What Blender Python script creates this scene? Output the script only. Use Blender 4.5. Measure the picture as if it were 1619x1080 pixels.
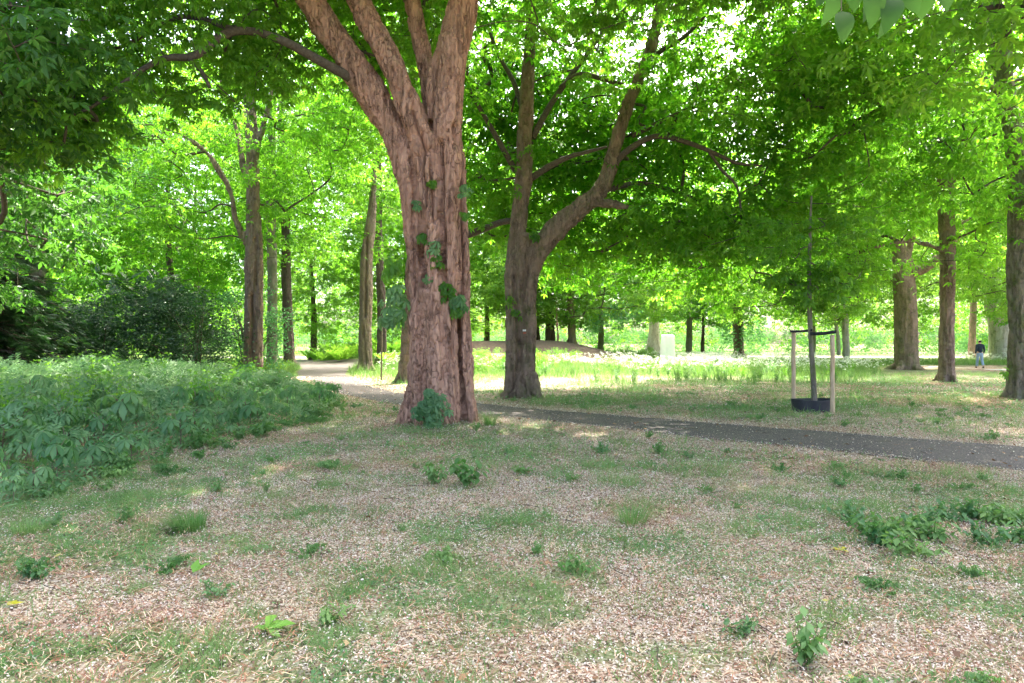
import bpy, math, os
import numpy as np
from mathutils import Vector, Matrix

for o in list(bpy.data.objects): bpy.data.objects.remove(o)
S = bpy.context.scene
COL = S.collection
R = math.radians

# ------------------------------------------------------------------ camera
CAMH = 1.62
FPX = 1079.0
cam = bpy.data.cameras.new('camera'); cam.lens = 24.0; cam.sensor_width = 36.0
cam.clip_end = 1500; cam.clip_start = 0.05
camo = bpy.data.objects.new('camera', cam); COL.objects.link(camo)
camo.location = (0, 0, CAMH); camo.rotation_euler = (R(90), 0, 0)
S.camera = camo

# ------------------------------------------------------------------ sky, sun, exposure
SUN_EL, SUN_AZ = 58.0, 28.0          # azimuth measured from +Y towards +X
w = bpy.data.worlds.new('World'); S.world = w; w.use_nodes = True
nt = w.node_tree; nt.nodes.clear()
sky = nt.nodes.new('ShaderNodeTexSky'); sky.sky_type = 'NISHITA'; sky.sun_disc = False
sky.sun_elevation = R(SUN_EL); sky.sun_rotation = R(SUN_AZ)
sky.air_density = 0.55; sky.dust_density = 6.0; sky.ozone_density = 0.3
bg = nt.nodes.new('ShaderNodeBackground'); bg.inputs['Strength'].default_value = 0.15
wo = nt.nodes.new('ShaderNodeOutputWorld')
nt.links.new(sky.outputs[0], bg.inputs[0]); nt.links.new(bg.outputs[0], wo.inputs[0])
sun = bpy.data.lights.new('sun', 'SUN'); sun.energy = 2.0; sun.angle = R(0.5); sun.color = (1.0, 0.95, 0.86)
suno = bpy.data.objects.new('sun', sun); COL.objects.link(suno)
sd = Vector((math.sin(R(SUN_AZ))*math.cos(R(SUN_EL)), math.cos(R(SUN_AZ))*math.cos(R(SUN_EL)), math.sin(R(SUN_EL))))
suno.rotation_euler = sd.to_track_quat('Z', 'Y').to_euler(); suno.location = (0, 0, 60)
vs = S.view_settings
vs.view_transform = 'Standard'; vs.look = 'None'; vs.gamma = 1.0; vs.use_curve_mapping = False
vs.exposure = 3.3
S.render.film_transparent = False
S.cycles.use_denoising = True
S.cycles.max_bounces = 7; S.cycles.diffuse_bounces = 4; S.cycles.glossy_bounces = 1
S.cycles.transmission_bounces = 5; S.cycles.caustics_reflective = False; S.cycles.caustics_refractive = False

# ------------------------------------------------------------------ helpers
def P(px, py, Y):
    """a point of the place seen at photo pixel (px, py), Y metres away"""
    return np.array([(px-809.5)/FPX*Y, Y, CAMH-(py-540.0)/FPX*Y])

def _hash(ix, iy, iz, seed):
    h = (ix.astype(np.int64)*374761393 + iy.astype(np.int64)*668265263 + iz.astype(np.int64)*2147483647 + seed*974634777) & 0xffffffff
    h = ((h ^ (h >> 13))*1274126177) & 0xffffffff
    h = ((h ^ (h >> 16))*2246822519) & 0xffffffff
    return ((h ^ (h >> 15)) & 0xffffff)/float(0xffffff)

def vnoise(p, seed=0):
    p = np.asarray(p, float); f = np.floor(p); t = p-f; t = t*t*(3-2*t); i = f.astype(np.int64)
    r = 0
    for dx in (0, 1):
        wx = t[:, 0] if dx else 1-t[:, 0]
        for dy in (0, 1):
            wy = t[:, 1] if dy else 1-t[:, 1]
            for dz in (0, 1):
                wz = t[:, 2] if dz else 1-t[:, 2]
                r = r+wx*wy*wz*_hash(i[:, 0]+dx, i[:, 1]+dy, i[:, 2]+dz, seed)
    return r

def fbm(p, oct=4, seed=0):
    p = np.asarray(p, float); a = 0.5; s = 0; n = 0
    for k in range(oct):
        s = s+a*vnoise(p*(2.03**k), seed+k*17); n += a; a *= 0.5
    return s/n

def n2(x, y, sc, seed=0, oct=3):
    x = np.atleast_1d(np.asarray(x, float)); y = np.atleast_1d(np.asarray(y, float))
    return fbm(np.stack([x*sc, y*sc, np.full_like(x, seed*3.7)], 1), oct, seed)

def sstep(a, b, x): 
    t = np.clip((x-a)/(b-a), 0, 1); return t*t*(3-2*t)

def mk(name, V, polys, mat=None, parent=None, smooth=True, attrs=None, mats=None, midx=None):
    V = np.asarray(V, np.float32).reshape(-1, 3)
    me = bpy.data.meshes.new(name)
    me.vertices.add(len(V)); me.vertices.foreach_set('co', V.ravel())
    polys = [np.asarray(p, np.int32) for p in polys if len(p)]
    nl = sum(p.size for p in polys); npoly = sum(len(p) for p in polys)
    me.loops.add(nl); me.polygons.add(npoly)
    me.loops.foreach_set('vertex_index', np.concatenate([p.ravel() for p in polys]))
    sizes = np.concatenate([np.full(len(p), p.shape[1], np.int32) for p in polys])
    me.polygons.foreach_set('loop_start', np.concatenate([[0], np.cumsum(sizes)[:-1]]).astype(np.int32))
    if smooth: me.polygons.foreach_set('use_smooth', np.ones(npoly, bool))
    if mats:
        for m in mats: me.materials.append(m)
        me.polygons.foreach_set('material_index', np.asarray(midx, np.int32))
    elif mat: me.materials.append(mat)
    me.update(calc_edges=True)
    if attrs:
        for k, v in attrs.items():
            a = me.color_attributes.new(k, 'FLOAT_COLOR', 'POINT')
            c = np.ones((len(V), 4), np.float32); c[:, :v.shape[1]] = v
            a.data.foreach_set('color', c.ravel())
    o = bpy.data.objects.new(name, me); COL.objects.link(o)
    if parent: o.parent = parent
    return o

def tag(o, label=None, cat=None, group=None, kind=None):
    if label: o['label'] = label
    if cat: o['category'] = cat
    if group: o['group'] = group
    if kind: o['kind'] = kind
    return o

def empty(name, loc=(0, 0, 0), **k):
    o = bpy.data.objects.new(name, None); COL.objects.link(o); o.location = loc; o.empty_display_size = 0.2
    return tag(o, **k)

class MB:
    def __init__(s): s.V = []; s.Q = []; s.T = []; s.n = 0
    def add(s, V, Q=(), T=()):
        V = np.asarray(V, float).reshape(-1, 3)
        if len(Q): s.Q.append(np.asarray(Q)+s.n)
        if len(T): s.T.append(np.asarray(T)+s.n)
        s.V.append(V); s.n += len(V)
    def build(s, name, mat, parent=None, smooth=True):
        if not s.V: return None
        pl = []
        if s.Q: pl.append(np.concatenate(s.Q))
        if s.T: pl.append(np.concatenate(s.T))
        V = np.concatenate(s.V)
        if parent is not None: V = V-np.array(parent.matrix_basis.translation)
        return mk(name, V, pl, mat, parent, smooth)

def catmull(pts, rad, step=0.15):
    pts = np.asarray(pts, float); rad = np.asarray(rad, float)
    if len(pts) < 3:
        n = max(2, int(np.linalg.norm(pts[1]-pts[0])/step)+1); t = np.linspace(0, 1, n)[:, None]
        return pts[0]*(1-t)+pts[1]*t, rad[0]*(1-t[:, 0])+rad[1]*t[:, 0]
    p = np.vstack([2*pts[0]-pts[1], pts, 2*pts[-1]-pts[-2]]); out = []; ro = []
    for i in range(1, len(p)-2):
        n = max(2, int(np.linalg.norm(p[i+1]-p[i])/step)+1)
        t = np.linspace(0, 1, n, endpoint=(i == len(p)-3))[:, None]
        out.append(0.5*((2*p[i])+(-p[i-1]+p[i+1])*t+(2*p[i-1]-5*p[i]+4*p[i+1]-p[i+2])*t**2+(-p[i-1]+3*p[i]-3*p[i+1]+p[i+2])*t**3))
        ro.append(rad[i-1]*(1-t[:, 0])+rad[i]*t[:, 0])
    return np.concatenate(out), np.concatenate(ro)

def tube(mb, pts, rad, segs=8, step=0.15, smooth=True, cap=True):
    if smooth: pts, rad = catmull(pts, rad, step)
    pts = np.asarray(pts, float); n = len(pts)
    T = np.gradient(pts, axis=0); T /= np.linalg.norm(T, axis=1)[:, None]+1e-9
    u = np.cross(T[0], [0.3, 0.9, 0.2]); u /= np.linalg.norm(u)
    a = np.linspace(0, 2*np.pi, segs, endpoint=False); V = []
    for i in range(n):
        u = u-T[i]*np.dot(u, T[i]); u /= np.linalg.norm(u)+1e-9
        v = np.cross(T[i], u)
        V.append(pts[i]+rad[i]*(np.cos(a)[:, None]*u+np.sin(a)[:, None]*v))
    V = np.concatenate(V)
    i = np.arange(n-1)[:, None]*segs; j = np.arange(segs)[None]; k = (j+1) % segs
    Q = np.stack([i+j, i+k, i+segs+k, i+segs+j], -1).reshape(-1, 4)
    Tr = []
    if cap:
        V = np.vstack([V, pts[0], pts[-1]]); c0 = n*segs; c1 = c0+1; jj = np.arange(segs); kk = (jj+1) % segs
        Tr = np.concatenate([np.stack([np.full(segs, c0), kk, jj], 1), np.stack([np.full(segs, c1), (n-1)*segs+jj, (n-1)*segs+kk], 1)])
    mb.add(V, Q, Tr)

def box(mb, c, s, rz=0, taper=1.0):
    x, y, z = np.array(s)/2.0
    V = np.array([[-x, -y, -z], [x, -y, -z], [x, y, -z], [-x, y, -z], [-x*taper, -y*taper, z], [x*taper, -y*taper, z], [x*taper, y*taper, z], [-x*taper, y*taper, z]])
    ca, sa = math.cos(rz), math.sin(rz)
    V = V @ np.array([[ca, sa, 0], [-sa, ca, 0], [0, 0, 1]])+np.array(c)
    mb.add(V, [[0, 3, 2, 1], [4, 5, 6, 7], [0, 1, 5, 4], [1, 2, 6, 5], [2, 3, 7, 6], [3, 0, 4, 7]])

# ------------------------------------------------------------------ materials
def newmat(name):
    m = bpy.data.materials.new(name); m.use_nodes = True; nt = m.node_tree; nt.nodes.clear()
    return m, nt
def N(nt, t, **k):
    n = nt.nodes.new(t)
    for a, b in k.items():
        if a.startswith('_'): n.inputs[a[1:].replace('_', ' ')].default_value = b
        else: setattr(n, a, b)
    return n
def ramp(nt, src, stops, interp='LINEAR'):
    r = nt.nodes.new('ShaderNodeValToRGB'); r.color_ramp.interpolation = interp
    e = r.color_ramp.elements
    while len(e) > 1: e.remove(e[0])
    e[0].position = stops[0][0]; e[0].color = tuple(stops[0][1])+(1,)
    for p, c in stops[1:]:
        q = e.new(p); q.color = tuple(c)+(1,)
    nt.links.new(src, r.inputs[0]); return r.outputs[0]
def mixc(nt, f, a, b, mode='MIX'):
    m = nt.nodes.new('ShaderNodeMix'); m.data_type = 'RGBA'; m.blend_type = mode
    for sck, v in ((m.inputs[0], f), (m.inputs[6], a), (m.inputs[7], b)):
        if isinstance(v, bpy.types.NodeSocket): nt.links.new(v, sck)
        elif isinstance(v, (int, float)): sck.default_value = v
        else: sck.default_value = tuple(v)+(1,)
    return m.outputs[2]
def math_(nt, op, a, b=None, clamp=False):
    m = nt.nodes.new('ShaderNodeMath'); m.operation = op; m.use_clamp = clamp
    for i, v in enumerate((a, b)):
        if v is None: continue
        if isinstance(v, bpy.types.NodeSocket): nt.links.new(v, m.inputs[i])
        else: m.inputs[i].default_value = v
    return m.outputs[0]
def coords(nt, scale=(1, 1, 1), kind='Object'):
    tc = nt.nodes.new('ShaderNodeTexCoord'); mp = nt.nodes.new('ShaderNodeMapping'); mp.inputs['Scale'].default_value = scale
    nt.links.new(tc.outputs[kind], mp.inputs['Vector']); return mp.outputs[0]
def noise(nt, vec, sc, det=4, rough=0.55, dist=0.0):
    n = N(nt, 'ShaderNodeTexNoise'); n.inputs['Scale'].default_value = sc; n.inputs['Detail'].default_value = det
    n.inputs['Roughness'].default_value = rough; n.inputs['Distortion'].default_value = dist
    nt.links.new(vec, n.inputs['Vector']); return n.outputs['Fac']

def leafmat(name, c1, c2, t1, t2, rough=0.45, tf=0.5, back=None):
    """c1..c2 reflected colours, t1..t2 colours of the light that comes through the blade"""
    m, nt = newmat(name)
    g = N(nt, 'ShaderNodeNewGeometry'); pos = coords(nt)
    big = noise(nt, pos, 0.7, 3)
    v = math_(nt, 'ADD', math_(nt, 'MULTIPLY', g.outputs['Random Per Island'], 0.5), math_(nt, 'MULTIPLY_ADD', big, 1.6), True)
    nt.nodes[-1]
    f = math_(nt, 'ADD', math_(nt, 'MULTIPLY', g.outputs['Random Per Island'], 0.55), math_(nt, 'SUBTRACT', math_(nt, 'MULTIPLY', big, 1.5), 0.5), True)
    oi = N(nt, 'ShaderNodeObjectInfo'); f = math_(nt, 'ADD', f, math_(nt, 'MULTIPLY', math_(nt, 'SUBTRACT', oi.outputs['Random'], 0.5), 0.5), True)
    cc = mixc(nt, f, c1, c2); ct = mixc(nt, f, t1, t2)
    b = N(nt, 'ShaderNodeBsdfPrincipled'); b.inputs['Roughness'].default_value = rough
    b.inputs['Specular IOR Level'].default_value = 0.35
    nt.links.new(cc, b.inputs['Base Color'])
    t = N(nt, 'ShaderNodeBsdfTranslucent'); nt.links.new(ct, t.inputs['Color'])
    mx = N(nt, 'ShaderNodeMixShader'); mx.inputs[0].default_value = tf
    nt.links.new(b.outputs[0], mx.inputs[1]); nt.links.new(t.outputs[0], mx.inputs[2])
    o = N(nt, 'ShaderNodeOutputMaterial'); nt.links.new(mx.outputs[0], o.inputs[0]); return m

def barkmat(name, ca, cb, crack, moss=0.0, sc=1.0, mossc=(0.10, 0.13, 0.035), lich=0.0, bump=0.03):
    m, nt = newmat(name)
    pos = coords(nt, (1, 1, 0.32)); pos2 = coords(nt)
    dn = N(nt, 'ShaderNodeTexNoise'); dn.inputs['Scale'].default_value = 3*sc; dn.inputs['Detail'].default_value = 5; nt.links.new(pos, dn.inputs['Vector'])
    va = N(nt, 'ShaderNodeVectorMath', operation='MULTIPLY_ADD'); nt.links.new(dn.outputs['Color'], va.inputs[0]); va.inputs[1].default_value = (0.38, 0.38, 0.6); nt.links.new(pos, va.inputs[2])
    vo = N(nt, 'ShaderNodeTexVoronoi', feature='DISTANCE_TO_EDGE'); vo.inputs['Scale'].default_value = 9*sc; nt.links.new(va.outputs[0], vo.inputs['Vector'])
    vc = N(nt, 'ShaderNodeTexVoronoi', feature='F1'); vc.inputs['Scale'].default_value = 9*sc; nt.links.new(va.outputs[0], vc.inputs['Vector'])
    fine = noise(nt, pos, 22*sc, 6, 0.65); bigp = noise(nt, pos2, 1.6, 5, 0.6)
    gate = ramp(nt, noise(nt, pos2, 2.6, 4, 0.6), [(0.40, (.75, .75, .75)), (0.60, (.12, .12, .12))])
    e0 = ramp(nt, vo.outputs['Distance'], [(0.0, (0, 0, 0)), (0.03, (.55, .55, .55)), (0.10, (1, 1, 1))])
    pv = coords(nt, (1, 1, 0.09)); ridge = ramp(nt, noise(nt, pv, 14*sc, 8, 0.7, 0.15), [(0.34, (0, 0, 0)), (0.44, (.8, .8, .8)), (0.5, (1, 1, 1))])
    edge = math_(nt, 'MULTIPLY', math_(nt, 'SUBTRACT', 1.0, math_(nt, 'MULTIPLY', math_(nt, 'SUBTRACT', 1.0, e0), gate)), math_(nt, 'MULTIPLY_ADD', ridge, 0.62))
    nt.nodes[-2].inputs[2].default_value = 0.38 if nt.nodes[-2].operation == 'MULTIPLY_ADD' else 0.5
    for _n in nt.nodes:
        if _n.bl_idname == 'ShaderNodeMath' and _n.operation == 'MULTIPLY_ADD': _n.inputs[2].default_value = 0.38
    cellr = N(nt, 'ShaderNodeSeparateColor'); nt.links.new(vc.outputs['Color'], cellr.inputs[0])
    f = math_(nt, 'ADD', math_(nt, 'MULTIPLY', cellr.outputs[0], 0.45), math_(nt, 'MULTIPLY', fine, 0.6), True)
    col = mixc(nt, f, ca, cb)
    f2 = ramp(nt, bigp, [(0.38, (0, 0, 0)), (0.62, (1, 1, 1))])
    col = mixc(nt, math_(nt, 'MULTIPLY', f2, 0.45), col, [x*0.62+0.02 for x in cb])
    col = mixc(nt, edge, crack, col)
    if lich > 0:
        ln = noise(nt, pos2, 7, 6, 0.7); lf = ramp(nt, ln, [(0.56, (0, 0, 0)), (0.64, (1, 1, 1))])
        col = mixc(nt, math_(nt, 'MULTIPLY', lf, lich), col, (0.42, 0.42, 0.38))
    if moss > 0:
        mn = noise(nt, pos2, 2.3, 6, 0.7); mf = ramp(nt, mn, [(0.62-0.3*moss, (0, 0, 0)), (0.74-0.2*moss, (1, 1, 1))])
        col = mixc(nt, math_(nt, 'MULTIPLY', mf, 0.85), col, mossc)
    b = N(nt, 'ShaderNodeBsdfPrincipled'); b.inputs['Roughness'].default_value = 0.9; b.inputs['Specular IOR Level'].default_value = 0.15
    nt.links.new(col, b.inputs['Base Color'])
    h = math_(nt, 'ADD', math_(nt, 'MULTIPLY', edge, 0.8), math_(nt, 'MULTIPLY', fine, 0.9))
    st = ramp(nt, noise(nt, coords(nt, (1, 1, 0.15)), 4.5, 4, 0.6), [(0.40, (0, 0, 0)), (0.62, (1, 1, 1))])
    col2 = mixc(nt, math_(nt, 'MULTIPLY', st, 0.40), col, [min(1, cb[0]*1.12), cb[1]*1.10, cb[2]*1.15]); nt.links.new(col2, b.inputs['Base Color'])
    bp = N(nt, 'ShaderNodeBump'); bp.inputs['Strength'].default_value = 1.0; bp.inputs['Distance'].default_value = bump
    nt.links.new(h, bp.inputs['Height']); nt.links.new(bp.outputs[0], b.inputs['Normal'])
    o = N(nt, 'ShaderNodeOutputMaterial'); nt.links.new(b.outputs[0], o.inputs[0]); return m

def plain(name, c1, c2=None, rough=0.8, sc=8, bump=0.0, stretch=(1, 1, 1), spec=0.3, island=False, det=5):
    m, nt = newmat(name); pos = coords(nt, stretch); c2 = c2 or c1
    nz = noise(nt, pos, sc, det, 0.6); f = ramp(nt, nz, [(0.32, (0, 0, 0)), (0.68, (1, 1, 1))])
    if island:
        g = N(nt, 'ShaderNodeNewGeometry'); f = math_(nt, 'ADD', math_(nt, 'MULTIPLY', g.outputs['Random Per Island'], 0.7), math_(nt, 'MULTIPLY', f, 0.3), True)
    col = mixc(nt, f, c1, c2)
    b = N(nt, 'ShaderNodeBsdfPrincipled'); b.inputs['Roughness'].default_value = rough; b.inputs['Specular IOR Level'].default_value = spec
    nt.links.new(col, b.inputs['Base Color'])
    if bump:
        bp = N(nt, 'ShaderNodeBump'); bp.inputs['Distance'].default_value = bump; nt.links.new(nz, bp.inputs['Height']); nt.links.new(bp.outputs[0], b.inputs['Normal'])
    o = N(nt, 'ShaderNodeOutputMaterial'); nt.links.new(b.outputs[0], o.inputs[0]); return m

def rampmat(name, stops, rough=0.8, tr=0.0):
    """each small piece (petal, stalk) takes a colour of its own"""
    m, nt = newmat(name); g = N(nt, 'ShaderNodeNewGeometry')
    col = ramp(nt, g.outputs['Random Per Island'], stops, 'CONSTANT')
    b = N(nt, 'ShaderNodeBsdfPrincipled'); b.inputs['Roughness'].default_value = rough; b.inputs['Specular IOR Level'].default_value = 0.2
    nt.links.new(col, b.inputs['Base Color']); o = N(nt, 'ShaderNodeOutputMaterial')
    if tr:
        t = N(nt, 'ShaderNodeBsdfTranslucent'); nt.links.new(col, t.inputs['Color']); mx = N(nt, 'ShaderNodeMixShader'); mx.inputs[0].default_value = tr
        nt.links.new(b.outputs[0], mx.inputs[1]); nt.links.new(t.outputs[0], mx.inputs[2]); nt.links.new(mx.outputs[0], o.inputs[0])
    else: nt.links.new(b.outputs[0], o.inputs[0])
    return m

M = {}
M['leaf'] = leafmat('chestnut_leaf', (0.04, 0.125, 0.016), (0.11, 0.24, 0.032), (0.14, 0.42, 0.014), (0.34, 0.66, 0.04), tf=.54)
M['leaf_shade'] = leafmat('shaded_chestnut_leaf', (0.03, 0.095, 0.018), (0.085, 0.19, 0.04), (0.07, 0.26, 0.02), (0.18, 0.44, 0.04), tf=.45)  # darker leaf copy: the shade of dim crowns put into its colour
M['leaf_mid'] = leafmat('lit_chestnut_leaf', (0.05, 0.15, 0.014), (0.12, 0.26, 0.03), (0.15, 0.46, 0.014), (0.33, 0.66, 0.04), tf=.58)  # brighter leaf copy: light from behind the crown put into its colour
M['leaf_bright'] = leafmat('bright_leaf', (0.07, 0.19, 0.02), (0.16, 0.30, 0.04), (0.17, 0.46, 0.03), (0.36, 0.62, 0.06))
M['leaf_cool'] = leafmat('cool_leaf', (0.05, 0.15, 0.055), (0.12, 0.25, 0.11), (0.10, 0.34, 0.08), (0.24, 0.5, 0.14))
M['leaf_dark'] = leafmat('dark_evergreen_leaf', (0.028, 0.07, 0.028), (0.075, 0.14, 0.06), (0.02, 0.08, 0.01), (0.05, 0.15, 0.02), 0.3, 0.3)
M['leaf_bank'] = leafmat('seedling_leaf', (0.045, 0.14, 0.045), (0.19, 0.34, 0.14), (0.09, 0.30, 0.05), (0.24, 0.46, 0.11), 0.5, 0.4)
M['leaf_fern'] = leafmat('undergrowth_leaf', (0.06, 0.16, 0.04), (0.20, 0.34, 0.12), (0.1, 0.32, 0.04), (0.22, 0.46, 0.08), 0.5, 0.4)
M['leaf_near'] = leafmat('overhang_leaf', (0.02, 0.06, 0.012), (0.05, 0.11, 0.025), (0.08, 0.24, 0.03), (0.15, 0.32, 0.06), 0.75, 0.5)
M['leaf_yellow'] = leafmat('yellow_leaf', (0.5, 0.48, 0.03), (0.6, 0.55, 0.05), (0.5, 0.5, 0.03), (0.6, 0.6, 0.05), 0.5, 0.3)
M['leaf_lime'] = leafmat('fresh_leaf', (0.16, 0.36, 0.05), (0.24, 0.46, 0.08), (0.2, 0.5, 0.05), (0.3, 0.6, 0.08), 0.5, 0.4)
M['grass'] = leafmat('grass_blades', (0.08, 0.20, 0.045), (0.25, 0.38, 0.13), (0.12, 0.34, 0.04), (0.3, 0.5, 0.12), 0.6, 0.4)
M['grass_sun'] = leafmat('meadow_grass', (0.055, 0.13, 0.025), (0.18, 0.26, 0.08), (0.10, 0.26, 0.03), (0.25, 0.40, 0.09), 0.6, 0.4)
M['drygrass'] = leafmat('dry_grass', (0.30, 0.26, 0.13), (0.42, 0.38, 0.22), (0.3, 0.27, 0.12), (0.4, 0.36, 0.2), 0.7, 0.3)
M['bark_red'] = barkmat('red_chestnut_bark', (0.25, 0.12, 0.072), (0.54, 0.325, 0.215), (0.035, 0.02, 0.015), 0.0, 1.0, bump=0.035)
M['bark_brown'] = barkmat('brown_mossy_bark', (0.16, 0.115, 0.075), (0.30, 0.22, 0.15), (0.05, 0.036, 0.025), 0.45, 1.1, (0.085, 0.10, 0.03))
M['bark_pink'] = barkmat('pinkish_flaking_bark', (0.13, 0.085, 0.065), (0.30, 0.22, 0.17), (0.03, 0.02, 0.015), 0.1, 0.9)
M['bark_grey'] = barkmat('grey_brown_bark', (0.13, 0.115, 0.085), (0.25, 0.22, 0.17), (0.05, 0.042, 0.03), 0.6, 0.8, (0.10, 0.13, 0.03))
M['bark_dark'] = barkmat('dark_bark', (0.06, 0.045, 0.035), (0.15, 0.11, 0.085), (0.02, 0.014, 0.01), 0.15, 1.0)
M['bark_pale'] = barkmat('pale_bark', (0.30, 0.27, 0.21), (0.50, 0.46, 0.38), (0.12, 0.10, 0.08), 0.2, 0.5, lich=0.4, bump=0.015)
M['twig'] = plain('twig_bark', (0.055, 0.042, 0.03), (0.12, 0.10, 0.07), 0.85, 20, 0.004)
M['twig_red'] = plain('twig_bark_light', (0.12, 0.09, 0.06), (0.2, 0.16, 0.11), 0.85, 20, 0.004)
M['petal'] = rampmat('fallen_petals', [(0, (0.74, 0.65, 0.53)), (.24, (0.84, 0.77, 0.68)), (.42, (0.65, 0.50, 0.38)), (.55, (0.46, 0.33, 0.23)), (.66, (0.72, 0.60, 0.49)), (.74, (0.30, 0.18, 0.12)), (.88, (0.09, 0.06, 0.042))], 0.8, 0.15)
M['stalk'] = rampmat('fallen_stalks', [(0, (0.50, 0.30, 0.18)), (.2, (0.38, 0.17, 0.10)), (.35, (0.62, 0.47, 0.31)), (.55, (0.28, 0.12, 0.07)), (.7, (0.60, 0.50, 0.34)), (.85, (0.16, 0.09, 0.06))], 0.8)
M['flower'] = rampmat('umbels_and_glare', [(0, (0.8, 0.8, 0.72)), (.5, (0.75, 0.78, 0.62))], 0.7, 0.3)
M['stake'] = plain('stake_wood', (0.34, 0.24, 0.13), (0.62, 0.48, 0.31), 0.8, 9, 0.006, (6, 6, 0.5))
M['rubber'] = plain('black_rubber', (0.012, 0.013, 0.015), (0.03, 0.032, 0.036), 0.5, 5)
M['tub'] = plain('dark_plastic', (0.025, 0.028, 0.035), (0.06, 0.06, 0.065), 0.45, 3)
M['soil'] = plain('soil', (0.05, 0.035, 0.025), (0.11, 0.08, 0.055), 0.95, 30, 0.02)
M['stone'] = plain('pale_stone', (0.82, 0.75, 0.73), (0.90, 0.83, 0.82), 0.85, 4, 0.004)
M['navy'] = plain('navy_wool', (0.012, 0.02, 0.035), (0.03, 0.042, 0.06), 0.9, 30, 0.003)
M['jeans'] = plain('pale_denim', (0.17, 0.26, 0.38), (0.28, 0.38, 0.5), 0.85, 12, 0.003)
M['skin'] = plain('skin', (0.5, 0.3, 0.22), (0.56, 0.36, 0.27), 0.5, 10)
M['hair'] = plain('dark_hair', (0.012, 0.009, 0.007), (0.03, 0.022, 0.016), 0.6, 40)
M['shoe'] = plain('dark_shoe', (0.03, 0.025, 0.02), (0.05, 0.04, 0.03), 0.6, 10)
M['white_paint'] = plain('white_paint', (0.75, 0.72, 0.66), (0.82, 0.8, 0.76), 0.6, 30)
M['red_paint'] = plain('red_paint', (0.55, 0.07, 0.03), (0.62, 0.1, 0.05), 0.6, 30)

# ------------------------------------------------------------------ terrain
def G(py): return CAMH*FPX/(py-540.0)
def gp(px, py):
    Y = G(py); return ((px-809.5)/FPX*Y, Y)

def gh(x, y):
    x = np.atleast_1d(np.asarray(x, float)); y = np.atleast_1d(np.asarray(y, float))
    z = (n2(x, y, 0.35, 5, 2)-0.5)*0.07
    z = z*(1-0.6*sstep(30, 60, y))
    # bare earth mound behind the second chestnut
    z = z+1.55*np.exp(-(((x+1.6)/8.5)**2+((y-50)/6.0)**2))
    z = z+0.6*np.exp(-(((x-4.0)/4)**2+((y-49)/4)**2))+.35*np.exp(-(((x+3)/2)**2+((y-47)/2)**2))
    z = z+0.22*sstep(-4.8, -9, x)*sstep(5, 9, y)*(1-sstep(26, 32, y))      # planted bank
    z = z+0.10*np.exp(-(((x+1.35)/1.3)**2+((y-13.4)/1.1)**2))
    return z
def gz(x, y): return float(gh(x, y)[0])

near_e = [gp(*p) for p in ((1900, 790), (1619, 749), (1500, 735), (1300, 712), (1100, 691), (900, 670), (760, 656), (650, 643), (570, 630), (510, 615), (478, 600), (470, 590), (476, 581))]
far_e = [gp(*p) for p in ((1900, 728), (1619, 708), (1500, 698), (1300, 683), (1100, 667), (900, 651), (770, 639), (650, 625), (590, 613), (560, 602), (548, 592), (550, 585), (570, 578))]
near_e = near_e[::-1]; far_e = far_e[::-1]
near_e = [(-19.5, 62), (-17.2, 50)]+near_e[0:]; far_e = [(-15.5, 63), (-13.0, 50)]+far_e[0:]
def resample(pts, n):
    p = np.array([(a, b, 0) for a, b in pts], float); q, _ = catmull(p, np.ones(len(p)), 0.2)
    d = np.concatenate([[0], np.cumsum(np.linalg.norm(np.diff(q, axis=0), axis=1))]); t = np.linspace(0, d[-1], n)
    return np.stack([np.interp(t, d, q[:, 0]), np.interp(t, d, q[:, 1])], 1)
NE = resample(near_e, 420); FE = resample(far_e, 420)
PC = (NE+FE)/2; PWID = np.linalg.norm(NE-FE, axis=1)/2
def pathdist(x, y):
    """signed distance to the path's edge (negative on it)"""
    x = np.asarray(x, float); y = np.asarray(y, float); out = np.full(x.shape, 1e9)
    for i in range(0, len(x), 20000):
        d = np.hypot(x[i:i+20000, None]-PC[None, ::4, 0], y[i:i+20000, None]-PC[None, ::4, 1])-PWID[None, ::4]
        out[i:i+20000] = d.min(1)
    return out

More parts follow.
